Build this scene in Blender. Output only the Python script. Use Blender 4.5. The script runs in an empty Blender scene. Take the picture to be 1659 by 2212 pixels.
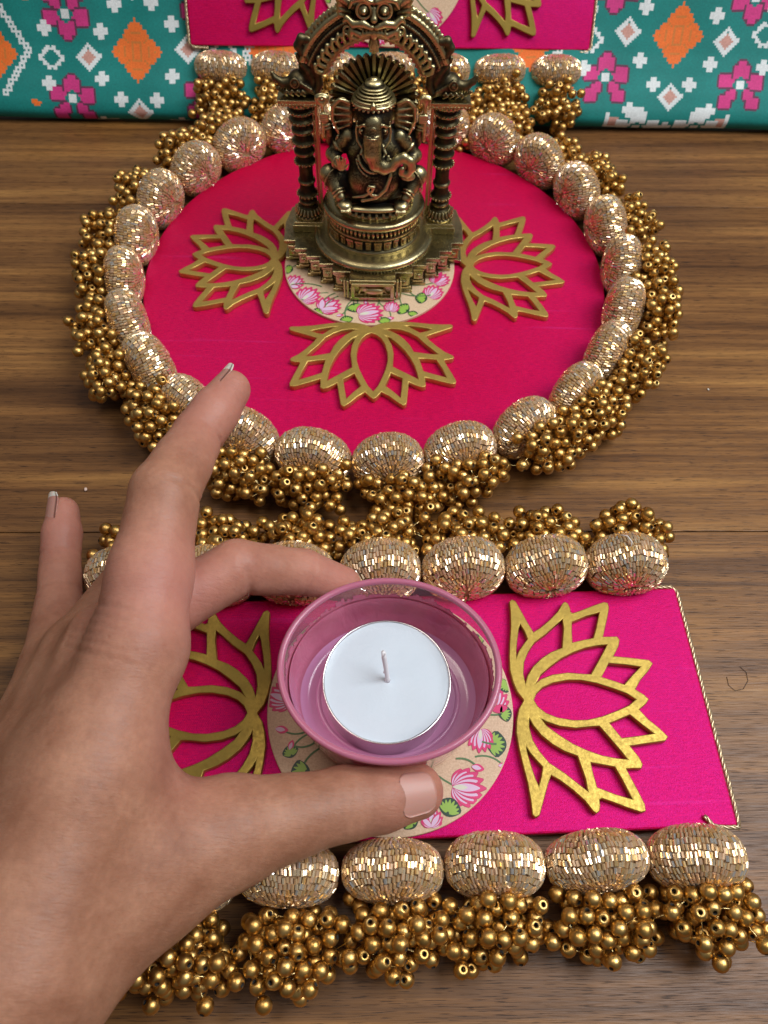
import bpy, math, random
import numpy as np
from mathutils import Vector, Matrix
random.seed(7); rng = np.random.default_rng(7)
sc = bpy.context.scene
sc.unit_settings.system = 'METRIC'; sc.unit_settings.scale_length = 0.01   # one unit = one centimetre
R = math.radians

# ------------------------------------------------------------ camera
CAM_H, PITCH, ROLL = 24.6, 1.0107, 0.0242
cd = bpy.data.cameras.new('camera'); cam = bpy.data.objects.new('camera', cd)
sc.collection.objects.link(cam); sc.camera = cam
cp, sp, c_, s_ = math.cos(PITCH), math.sin(PITCH), math.cos(ROLL), math.sin(ROLL)
right, up, fwd = Vector((1, 0, 0)), Vector((0, sp, cp)), Vector((0, cp, -sp))
ax, ay = c_ * right + s_ * up, -s_ * right + c_ * up
M = Matrix((ax, ay, -fwd)).transposed().to_4x4(); M.translation = Vector((0, 0, CAM_H))
cam.matrix_world = M
cd.sensor_fit = 'VERTICAL'; cd.sensor_height = 36; cd.sensor_width = 27
cd.lens = 1662 / 2212 * 36
cd.clip_start = 0.5; cd.clip_end = 2000
cd.dof.use_dof = True; cd.dof.focus_distance = 23.8; cd.dof.aperture_fstop = 0.25

# ------------------------------------------------------------ world and lamps
w = bpy.data.worlds.new('World'); sc.world = w; w.use_nodes = True
nt = w.node_tree; nt.nodes.clear()
wo = nt.nodes.new('ShaderNodeOutputWorld'); bg = nt.nodes.new('ShaderNodeBackground')
tc = nt.nodes.new('ShaderNodeTexCoord'); sx = nt.nodes.new('ShaderNodeSeparateXYZ')
cr = nt.nodes.new('ShaderNodeValToRGB'); mr = nt.nodes.new('ShaderNodeMapRange')
nt.links.new(tc.outputs['Generated'], sx.inputs[0]); nt.links.new(sx.outputs['Z'], mr.inputs['Value'])
mr.inputs['From Min'].default_value = -1
nt.links.new(mr.outputs['Result'], cr.inputs[0]); nt.links.new(cr.outputs[0], bg.inputs['Color'])
cr.color_ramp.elements[0].position = 0.35; cr.color_ramp.elements[0].color = (.10, .085, .075, 1)
cr.color_ramp.elements[1].position = 0.95; cr.color_ramp.elements[1].color = (.55, .56, .60, 1)
bg.inputs['Strength'].default_value = 0.33
nt.links.new(bg.outputs[0], wo.inputs[0])

def area(name, loc, target, size, power, color, sy=None):
    l = bpy.data.lights.new(name, 'AREA'); l.energy = power; l.color = color
    l.shape = 'RECTANGLE'; l.size = size; l.size_y = sy or size
    o = bpy.data.objects.new(name, l); sc.collection.objects.link(o)
    o.location = loc; o.rotation_euler = (Vector(target) - Vector(loc)).to_track_quat('-Z', 'Y').to_euler()
    return o
area('window_light', (50, 14, 82), (2, 12, 0), 50, 88000, (.93, .965, 1.0), 60)
area('ceiling_fill', (-28, 28, 120), (0, 20, 0), 40, 27000, (1.0, .90, .78))  # added warm fill, placed overhead to give the metals something to reflect
sc.view_settings.view_transform = 'Standard'; sc.view_settings.look = 'None'
sc.view_settings.exposure = 0.0; sc.view_settings.gamma = 1.0

# ------------------------------------------------------------ helpers
COL = sc.collection
def link(o, parent=None):
    COL.objects.link(o)
    if parent is not None: o.parent = parent
    return o
def empty(name, label, cat, loc=(0, 0, 0), rot=(0, 0, 0), group=None):
    o = bpy.data.objects.new(name, None); COL.objects.link(o)
    o.location = loc; o.rotation_euler = rot; o.empty_display_size = 1
    o['label'] = label; o['category'] = cat
    if group: o['group'] = group
    return o
def mesh(name, V, Fc, mats, mi=None, smooth=False):
    m = bpy.data.meshes.new(name)
    V = np.asarray(V, dtype=np.float32)
    if isinstance(Fc, np.ndarray):
        n, k = Fc.shape
        m.vertices.add(len(V)); m.vertices.foreach_set('co', V.ravel())
        m.loops.add(n * k); m.loops.foreach_set('vertex_index', Fc.astype(np.int32).ravel())
        m.polygons.add(n); m.polygons.foreach_set('loop_start', np.arange(0, n * k, k, dtype=np.int32))
        m.update(calc_edges=True)
    else:
        m.from_pydata(V.tolist(), [], Fc)
    for a in (mats if isinstance(mats, (list, tuple)) else [mats]): m.materials.append(a)
    if mi is not None: m.polygons.foreach_set('material_index', np.asarray(mi, dtype=np.int32))
    if smooth is True: m.polygons.foreach_set('use_smooth', np.ones(len(m.polygons), dtype=bool))
    elif smooth: pass
    m.update()
    return m
def ob(name, me, parent=None, loc=(0, 0, 0), rot=(0, 0, 0), kind=None):
    o = bpy.data.objects.new(name, me); link(o, parent); o.location = loc; o.rotation_euler = rot
    if kind: o['kind'] = kind
    return o
class MB:
    def __init__(s): s.V = []; s.F = []; s.I = []; s.n = 0; s.S = []
    def add(s, V, Fc, mi=0, M=None, sm=False):
        V = np.asarray(V, float)
        if M is not None: M = np.array(M); V = V @ M[:3, :3].T + M[:3, 3]
        s.V.append(V); s.F += [tuple(i + s.n for i in f) for f in Fc]; s.I += [mi] * len(Fc); s.S += [sm] * len(Fc); s.n += len(V)
        return s
    def box(s, lo, hi, mi=0, M=None, bev=0):
        x0, y0, z0 = lo; x1, y1, z1 = hi
        V = [(x, y, z) for z in (z0, z1) for y in (y0, y1) for x in (x0, x1)]
        s.add(V, [(0, 2, 3, 1), (4, 5, 7, 6), (0, 1, 5, 4), (2, 6, 7, 3), (0, 4, 6, 2), (1, 3, 7, 5)], mi, M)
    def tube(s, pts, r, n=8, mi=0, closed=False, caps=True, M=None):
        P = np.asarray(pts, float); k = len(P); r = np.full(k, r) if np.isscalar(r) else np.asarray(r, float)
        T = np.gradient(P, axis=0)
        if closed: T = np.roll(P, -1, 0) - np.roll(P, 1, 0)
        T /= np.linalg.norm(T, axis=1)[:, None] + 1e-9
        u = np.cross(T[0], (0, 0, 1)); 
        if np.linalg.norm(u) < .1: u = np.cross(T[0], (1, 0, 0))
        V = []
        for i in range(k):
            u = u - T[i] * (u @ T[i]); u /= np.linalg.norm(u); v = np.cross(T[i], u)
            for j in range(n):
                a = 2 * math.pi * j / n; V.append(P[i] + r[i] * (math.cos(a) * u + math.sin(a) * v))
        Fc = []
        for i in range(k if closed else k - 1):
            for j in range(n):
                a, b = i * n + j, i * n + (j + 1) % n; i2 = (i + 1) % k
                Fc.append((a, b, i2 * n + (j + 1) % n, i2 * n + j))
        if caps and not closed: Fc += [tuple(range(n))[::-1], tuple(range((k - 1) * n, k * n))]
        s.add(V, Fc, mi, M, True)
    def lathe(s, prof, n=48, mi=0, M=None, sx=1, sy=1, a0=0, a1=2 * math.pi, sm=True):
        full = abs(a1 - a0 - 2 * math.pi) < 1e-6; m = n if full else n + 1
        V = []; 
        for r, z in prof:
            for j in range(m):
                a = a0 + (a1 - a0) * j / n; V.append((r * math.cos(a) * sx, r * math.sin(a) * sy, z))
        Fc = []
        for i in range(len(prof) - 1):
            for j in range(n):
                b = (j + 1) % m; Fc.append((i * m + j, i * m + b, (i + 1) * m + b, (i + 1) * m + j))
        s.add(V, Fc, mi, M, sm)
    def ball(s, c, r, n=8, mi=0, M=None):
        rx, ry, rz = (r, r, r) if np.isscalar(r) else r
        V = [(c[0], c[1], c[2] - rz)]; k = max(3, n // 2)
        for i in range(1, k):
            t = math.pi * i / k
            for j in range(n):
                a = 2 * math.pi * j / n
                V.append((c[0] + rx * math.sin(t) * math.cos(a), c[1] + ry * math.sin(t) * math.sin(a), c[2] - rz * math.cos(t)))
        V.append((c[0], c[1], c[2] + rz)); L = len(V) - 1; Fc = [(0, 1 + (j + 1) % n, 1 + j) for j in range(n)]
        for i in range(k - 2):
            for j in range(n):
                Fc.append((1 + i * n + j, 1 + i * n + (j + 1) % n, 1 + (i + 1) * n + (j + 1) % n, 1 + (i + 1) * n + j))
        Fc += [(L, 1 + (k - 2) * n + j, 1 + (k - 2) * n + (j + 1) % n) for j in range(n)]
        s.add(V, Fc, mi, M, True)
    def prism(s, poly, z0, z1, mi=0, M=None):
        n = len(poly); V = [(x, y, z0) for x, y in poly] + [(x, y, z1) for x, y in poly]
        s.add(V, [tuple(range(n))[::-1], tuple(range(n, 2 * n))] + [(i, (i + 1) % n, n + (i + 1) % n, n + i) for i in range(n)], mi, M)
    def me(s, name, mats):
        m = bpy.data.meshes.new(name); m.from_pydata(np.vstack(s.V).tolist(), [], s.F)
        for a in (mats if isinstance(mats, (list, tuple)) else [mats]): m.materials.append(a)
        m.polygons.foreach_set('material_index', s.I); m.polygons.foreach_set('use_smooth', s.S); m.update()
        return m
    def build(s, name, mats, parent=None, loc=(0, 0, 0), rot=(0, 0, 0), kind=None, bevel=0):
        o = ob(name, s.me(name, mats), parent, loc, rot, kind)
        if bevel:
            b = o.modifiers.new('bevel', 'BEVEL'); b.width = bevel; b.segments = 2; b.limit_method = 'ANGLE'; b.angle_limit = R(35)
        return o

# ------------------------------------------------------------ materials
def mat(name, base=(.5, .5, .5), rough=.5, metal=0, **kw):
    m = bpy.data.materials.new(name); m.use_nodes = True
    b = m.node_tree.nodes['Principled BSDF']
    b.inputs['Base Color'].default_value = (*base, 1); b.inputs['Roughness'].default_value = rough; b.inputs['Metallic'].default_value = metal
    for k, v in kw.items():
        k = k.replace('_', ' ')
        b.inputs[k].default_value = (*v, 1) if isinstance(v, tuple) and len(v) == 3 and 'Color' in k or k.endswith('Tint') else v
    m.diffuse_color = (*base, 1)
    return m
class NT:
    def __init__(s, m): s.m = m; s.t = m.node_tree; s.b = s.t.nodes['Principled BSDF']; s.tc = s.n('ShaderNodeTexCoord')
    def n(s, typ, **kw):
        nd = s.t.nodes.new(typ)
        for k, v in kw.items():
            if hasattr(nd, k): setattr(nd, k, v)
        return nd
    def l(s, a, b): s.t.links.new(a, b)
    def obj(s, scale=(1, 1, 1), rot=(0, 0, 0)):
        mp = s.n('ShaderNodeMapping'); mp.inputs['Scale'].default_value = scale; mp.inputs['Rotation'].default_value = rot
        s.l(s.tc.outputs['Object'], mp.inputs['Vector']); return mp.outputs[0]
    def noise(s, vec, scale, detail=4, rough=.5, dist=0):
        nd = s.n('ShaderNodeTexNoise'); nd.inputs['Scale'].default_value = scale; nd.inputs['Detail'].default_value = detail
        nd.inputs['Roughness'].default_value = rough; nd.inputs['Distortion'].default_value = dist
        if vec is not None: s.l(vec, nd.inputs['Vector'])
        return nd.outputs['Fac']
    def ramp(s, fac, stops, interp='LINEAR'):
        nd = s.n('ShaderNodeValToRGB'); s.l(fac, nd.inputs[0]); e = nd.color_ramp.elements; nd.color_ramp.interpolation = interp
        while len(e) < len(stops): e.new(.5)
        for x, (p, c) in zip(e, stops): x.position = p; x.color = (*c, 1) if not np.isscalar(c) else (c, c, c, 1)
        return nd.outputs[0]
    def mix(s, a, b, fac, typ='MIX'):
        nd = s.n('ShaderNodeMixRGB', blend_type=typ)
        for i, x in ((0, fac), (1, a), (2, b)):
            if hasattr(x, 'links') or hasattr(x, 'is_linked'): s.l(x, nd.inputs[i])
            elif np.isscalar(x): nd.inputs[i].default_value = x if i == 0 else (x, x, x, 1)
            else: nd.inputs[i].default_value = (*x, 1)
        return nd.outputs[0]
    def bump(s, h, strength=.3, dist=.02, prev=None):
        nd = s.n('ShaderNodeBump'); nd.inputs['Strength'].default_value = strength; nd.inputs['Distance'].default_value = dist
        s.l(h, nd.inputs['Height'])
        if prev is not None: s.l(prev, nd.inputs['Normal'])
        return nd.outputs[0]
    def math(s, op, a, b=None):
        nd = s.n('ShaderNodeMath', operation=op)
        for i, x in enumerate((a, b)):
            if x is None: continue
            if np.isscalar(x): nd.inputs[i].default_value = x
            else: s.l(x, nd.inputs[i])
        return nd.outputs[0]
    def set(s, k, v): s.l(v, s.b.inputs[k])

# wood laminate
m_wood = mat('walnut_laminate', (.2, .12, .06), .38); N = NT(m_wood)
warp = N.noise(N.obj((.06, .35, 1)), 1.0, 3)
v = N.obj((.035, .9, .3)); 
add = N.n('ShaderNodeVectorMath', operation='ADD'); N.l(v, add.inputs[0])
cmb = N.n('ShaderNodeCombineXYZ'); N.l(N.math('MULTIPLY', warp, .9), cmb.inputs[1]); N.l(cmb.outputs[0], add.inputs[1])
g1 = N.noise(add.outputs[0], 1.0, 6, .62)
add2 = N.n('ShaderNodeVectorMath', operation='ADD'); N.l(N.obj((.09, 5.5, .3)), add2.inputs[0]); N.l(cmb.outputs[0], add2.inputs[1])
g2 = N.noise(add2.outputs[0], 1.0, 5, .6)
pores = N.noise(N.obj((1.3, 30, 1)), 1.0, 2, .5)
geo = N.n('ShaderNodeObjectInfo')
cA = N.ramp(g1, [(.30, (.090, .040, .015)), (.45, (.17, .079, .028)), (.56, (.25, .120, .040)), (.70, (.37, .190, .060))])
cB = N.ramp(g2, [(.32, (.60, .56, .55)), (.5, (.95, .93, .90)), (.68, (1.15, 1.10, 1.0))])
g3 = N.noise(N.obj((.22, 17, .3)), 1.0, 6, .7, .25)
c1 = N.mix(N.mix(cA, cB, .85, 'MULTIPLY'), N.ramp(g3, [(.34, (.60, .55, .52)), (.5, (1.05, 1.03, 1)), (.68, (1.28, 1.24, 1.15))]), .8, 'MULTIPLY')
big = N.noise(N.obj((.05, .10, 1)), 1.0, 2)
c1 = N.mix(c1, N.ramp(big, [(.38, (.78, .74, .74)), (.52, (1.0, 1.0, 1.0)), (.62, (1.30, 1.25, .95))]), .9, 'MULTIPLY')
c2 = N.mix(c1, N.ramp(pores, [(.35, (.12, .09, .08)), (.41, (1, 1, 1))]), .8, 'MULTIPLY')
N.set('Base Color', c2)
N.set('Roughness', N.ramp(pores, [(.3, .55), (.6, .33)]))
N.set('Normal', N.bump(N.mix(pores, g2, .4), .55, .02))
m_wood.node_tree.nodes['Principled BSDF'].inputs['Specular IOR Level'].default_value = .30

def satin(name, base, tint):
    m = mat(name, base, .42); N = NT(m)
    b = N.b; b.inputs['Sheen Weight'].default_value = .06; b.inputs['Sheen Tint'].default_value = (*tint, 1); b.inputs['Sheen Roughness'].default_value = .35
    b.inputs['Specular IOR Level'].default_value = 1.0; b.inputs['IOR'].default_value = 1.72; b.inputs['Specular Tint'].default_value = (1.0, .05, .64, 1); b.inputs['Anisotropic'].default_value = .5
    wa = N.n('ShaderNodeTexWave', bands_direction='DIAGONAL'); wa.inputs['Scale'].default_value = 9; wa.inputs['Distortion'].default_value = 3.5; wa.inputs['Detail Scale'].default_value = 6
    N.l(N.obj((1, 1, 0), (0, 0, R(12))), wa.inputs['Vector'])
    th = N.noise(N.obj((2.2, 14, 1)), 1.6, 4, .6); sp_ = N.noise(N.obj(), 20, 2, .7)
    slub = N.noise(N.obj((.12, 3.2, 1)), 1.0, 3, .5)
    f = N.mix(th, sp_, .5)
    col = N.mix(N.ramp(f, [(.34, tuple(x * .62 for x in base)), (.66, tuple(min(1, x * 1.38 + .004) for x in base))]), tint, N.ramp(slub, [(.66, 0), (.72, .07)]))
    N.set('Base Color', col)
    h = N.mix(wa.outputs['Fac'], sp_, .8)
    N.set('Normal', N.bump(N.noise(N.obj((1, 1, 0)), .55, 3), .25, .12, N.bump(h, .8, .02)))
    return m
m_satin = satin('magenta_satin', (.54, .0, .034), (1.0, .14, .8))
m_edge = mat('dark_board_edge', (.05, .012, .03), .7)
m_gold = mat('gold_bead_paint', (.80, .50, .14), .27, 1.0); N = NT(m_gold)
oi = N.n('ShaderNodeNewGeometry')
N.set('Base Color', N.ramp(N.noise(N.obj(), 2.2, 3), [(.3, (.44, .24, .06)), (.5, (.62, .37, .11)), (.7, (.78, .52, .19))]))
N.set('Roughness', N.ramp(N.noise(N.obj(), 5, 3), [(.3, .30), (.7, .44)]))
N.set('Normal', N.bump(N.noise(N.obj(), 30, 2), .25, .01))
m_hole = mat('bead_hole', (.012, .009, .006), .8)
m_wire = mat('gold_wire', (.80, .62, .28), .22, 1.0)
def foil(name, base):
    m = mat(name, base, .45, .7); N = NT(m)
    n1 = N.noise(N.obj(), 9, 5, .7); n2 = N.noise(N.obj(), 1.3, 3)
    N.set('Base Color', N.mix(N.ramp(n1, [(.3, tuple(x * .84 for x in base)), (.5, base), (.72, tuple(min(1, x * 1.10) for x in base))]), tuple(x * .7 for x in base), N.ramp(n2, [(.45, 0), (.65, .5)])))
    N.set('Roughness', N.ramp(n1, [(.3, .55), (.7, .33)])); N.set('Normal', N.bump(n1, .3, .02)); return m
m_lotus = foil('gold_painted_wood', (.42, .285, .055))
m_lotus2 = foil('brushed_gold_cutout', (.60, .40, .10))
m_bug = []
for nm, c, ro, me_ in [('bugle_silver_gold', (.97, .77, .50), .2, .75), ('bugle_gold', (.88, .60, .27), .22, .7), ('bugle_peach', (.85, .59, .38), .24, .6), ('bugle_tan_glass', (.64, .42, .22), .26, .45), ('bugle_bright', (1.0, .95, .86), .12, .85)]:
    m_bug.append(mat(nm, c, ro, me_))
m_core = mat('tan_thread_core', (.42, .27, .14), .6)
m_cord = mat('metallic_cord', (.62, .48, .30), .35, .8)
m_print = mat('decal_paper', (.66, .50, .34), .55); N = NT(m_print)
N.set('Base Color', N.ramp(N.noise(N.obj(), 16, 3, .7), [(.35, (.62, .42, .26)), (.65, (.78, .57, .38))]))
m_stem = mat('print_stem', (.10, .20, .075), .55); m_leaf = mat('print_leaf', (.30, .50, .07), .5); m_leafd = mat('print_leaf_dark', (.012, .05, .025), .5)
m_fpink = mat('print_petal_tip', (.72, .03, .17), .5); m_fwhite = mat('print_petal', (.74, .52, .70), .5); m_fred = mat('print_petal_line', (.55, .03, .12), .5); m_fy = mat('print_petal_heart', (.70, .70, .55), .5)
PR = [m_print, m_stem, m_leaf, m_leafd, m_fpink, m_fwhite, m_fred, m_fy]

# antique brass
m_brass = mat('antique_brass', (.30, .22, .10), .34, 1.0); N = NT(m_brass)
g = N.n('ShaderNodeNewGeometry')
pt = N.ramp(g.outputs['Pointiness'], [(.43, 0), (.485, .25), (.51, .50), (.56, 1.0)])
nz = N.noise(N.obj(), 3.5, 5, .65)
pat = N.math('ADD', pt, N.math('MULTIPLY', N.math('SUBTRACT', nz, .5), .7))
N.set('Base Color', N.ramp(pat, [(.0, (.008, .007, .006)), (.35, (.036, .029, .017)), (.62, (.125, .100, .050)), (.95, (.52, .44, .23))]))
N.set('Roughness', N.ramp(pat, [(.1, .6), (.8, .27)])); N.set('Metallic', N.ramp(pat, [(.05, .6), (.5, 1.0)]))
N.set('Normal', N.bump(N.noise(N.obj(), 16, 4, .6), .22, .03))

m_fig = mat('antique_brass_polished_lit', (.30, .22, .10), .34, 1.0); N = NT(m_fig)  # lighter ramp than the plain brass: polish plus front light put into the colour
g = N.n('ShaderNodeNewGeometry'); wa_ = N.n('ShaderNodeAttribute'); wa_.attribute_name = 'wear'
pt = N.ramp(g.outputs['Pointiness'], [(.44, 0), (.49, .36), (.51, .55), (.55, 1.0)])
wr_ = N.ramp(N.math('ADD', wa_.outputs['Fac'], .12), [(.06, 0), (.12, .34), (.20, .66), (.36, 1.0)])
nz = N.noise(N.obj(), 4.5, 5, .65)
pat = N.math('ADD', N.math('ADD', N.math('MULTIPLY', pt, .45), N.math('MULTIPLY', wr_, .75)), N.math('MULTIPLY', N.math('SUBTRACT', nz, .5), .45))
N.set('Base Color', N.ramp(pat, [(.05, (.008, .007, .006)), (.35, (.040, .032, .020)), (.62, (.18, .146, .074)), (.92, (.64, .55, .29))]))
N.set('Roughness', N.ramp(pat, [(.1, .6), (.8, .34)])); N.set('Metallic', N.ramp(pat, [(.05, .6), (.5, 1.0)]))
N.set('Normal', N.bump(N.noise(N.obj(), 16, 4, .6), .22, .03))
m_dark = m_brass.copy(); m_dark.name = 'antique_brass_dark'
for nd in m_dark.node_tree.nodes:
    if nd.type == 'VALTORGB' and len(nd.color_ramp.elements) == 4 and abs(nd.color_ramp.elements[1].position - .35) < .01:
        for e_ in nd.color_ramp.elements: e_.color = (*[c * .45 for c in e_.color[:3]], 1)
m_skin = mat('skin', (.42, .22, .145), .46); N = NT(m_skin)
b = N.b; b.inputs['Subsurface Weight'].default_value = .35; b.inputs['Subsurface Radius'].default_value = (.35, .12, .07); b.inputs['Subsurface Scale'].default_value = 1.0
b.inputs['Specular IOR Level'].default_value = .38
at = N.n('ShaderNodeAttribute'); at.attribute_name = 'flush'
n1 = N.noise(N.obj(), .8, 4, .55); n2 = N.noise(N.obj(), 6, 4, .6)
base = N.mix(N.ramp(n1, [(.3, (.32, .140, .080)), (.5, (.40, .19, .115)), (.7, (.47, .235, .145))]), N.ramp(n2, [(.3, (.8, .75, .72)), (.7, (1.1, 1.08, 1.06))]), .6, 'MULTIPLY')
base = N.mix(base, (.60, .235, .195), N.math('MULTIPLY', at.outputs['Fac'], .75))
at2 = N.n('ShaderNodeAttribute'); at2.attribute_name = 'knuckle'
base = N.mix(base, (.22, .105, .07), N.math('MULTIPLY', at2.outputs['Fac'], .6))
N.set('Base Color', base)
vo = N.n('ShaderNodeTexVoronoi', feature='DISTANCE_TO_EDGE'); vo.inputs['Scale'].default_value = 9; N.l(N.obj((1, 1.6, 1)), vo.inputs['Vector'])
wr = N.noise(N.obj((1.4, 5, 1.4), (0, 0, R(-30))), 2.6, 5, .6, .6)
hb = N.bump(N.ramp(vo.outputs['Distance'], [(0, 0), (.12, 1)]), .10, .012)
hb = N.bump(N.noise(N.obj(), 24, 3, .6), .16, .012, hb)
hb = N.bump(wr, .45, .035, hb)
hb = N.bump(N.noise(N.obj((1, 1, 1)), 2.2, 5, .65), .25, .06, hb)
N.set('Normal', hb)
N.set('Roughness', N.ramp(n2, [(.3, .42), (.7, .55)]))
m_nail = mat('fingernail', (.52, .26, .205), .45, 0, Subsurface_Weight=.3, Coat_Weight=.05)
m_nailtip = mat('fingernail_free_edge', (.78, .70, .62), .35, 0, Subsurface_Weight=.3)
m_wax = mat('white_wax', (.62, .69, .75), .38, 0, Subsurface_Weight=.4); N = NT(m_wax)
N.b.inputs['Subsurface Radius'].default_value = (.3, .3, .3)
wn = N.noise(N.obj((1, 1.4, 1)), 2.4, 5, .65, 1.4); N.set('Normal', N.bump(N.ramp(wn, [(.3, 0), (.5, .5), (.56, .55), (.60, 1)]), .16, .04)); N.set('Roughness', N.ramp(wn, [(.4, .30), (.6, .5)]))
m_wick = mat('cotton_wick', (.86, .84, .86), .7)
m_alu = mat('aluminium_cup', (.86, .84, .84), .2, 1.0)

# ------------------------------------------------------------ table (planks with open seams)
table = empty('wooden_table', 'brown walnut laminate table top with streaked grain under all the mats', 'table', (0, 0, 0), (0, 0, R(1.7)))
ys = [-34, -4.6, 14.55, 33.6, 52.6]
for i in range(len(ys) - 1):
    mb = MB(); mb.box((-48, ys[i] + .018, -1.6), (48, ys[i + 1] - .018, 0))
    mb.build('plank', m_wood, table, bevel=.02)
mb = MB(); mb.box((-48, -34, -2.4), (48, 52.6, -1.62)); mb.build('underlay_board', m_edge, table)

# ------------------------------------------------------------ surface nets
def surface_nets(Fd, org, h):
    Fd = Fd.astype(np.float32); nx, ny, nz = Fd.shape; ins = Fd < 0
    acc = np.zeros((nx - 1, ny - 1, nz - 1, 3), np.float32); cnt = np.zeros((nx - 1, ny - 1, nz - 1), np.float32)
    quads = []
    def cellslice(a, o1, o2, ax):
        pass
    for axn in range(3):
        sl0 = [slice(None)] * 3; sl1 = [slice(None)] * 3; sl0[axn] = slice(0, -1); sl1[axn] = slice(1, None)
        a, b = Fd[tuple(sl0)], Fd[tuple(sl1)]; cr_ = (ins[tuple(sl0)] != ins[tuple(sl1)])
        idx = np.argwhere(cr_); va = a[cr_]; vb = b[cr_]; t = va / (va - vb)
        pos = idx.astype(np.float32); pos[:, axn] += t
        o = [d for d in range(3) if d != axn]
        for d1 in (0, -1):
            for d2 in (0, -1):
                c = idx.copy(); c[:, o[0]] += d1; c[:, o[1]] += d2
                ok = (c >= 0).all(1) & (c[:, 0] < nx - 1) & (c[:, 1] < ny - 1) & (c[:, 2] < nz - 1)
                cc = c[ok]; np.add.at(acc, (cc[:, 0], cc[:, 1], cc[:, 2]), pos[ok]); np.add.at(cnt, (cc[:, 0], cc[:, 1], cc[:, 2]), 1)
        i0 = idx[(idx[:, o[0]] > 0) & (idx[:, o[1]] > 0) & (idx[:, o[0]] < Fd.shape[o[0]] - 1) & (idx[:, o[1]] < Fd.shape[o[1]] - 1)]
        flip = ins[i0[:, 0], i0[:, 1], i0[:, 2]]
        q = []
        for d1, d2 in ((-1, -1), (0, -1), (0, 0), (-1, 0)):
            c = i0.copy(); c[:, o[0]] += d1; c[:, o[1]] += d2; q.append(np.ravel_multi_index((c[:, 0], c[:, 1], c[:, 2]), cnt.shape))
        q = np.stack(q, 1)
        if axn == 1: flip = ~flip
        q[~flip] = q[~flip][:, ::-1]; quads.append(q)
    Q = np.vstack(quads); used, inv = np.unique(Q.ravel(), return_inverse=True)
    P = (acc.reshape(-1, 3)[used] / np.maximum(cnt.reshape(-1)[used], 1)[:, None]) * h + np.asarray(org, np.float32)
    return P, inv.reshape(Q.shape)
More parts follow.
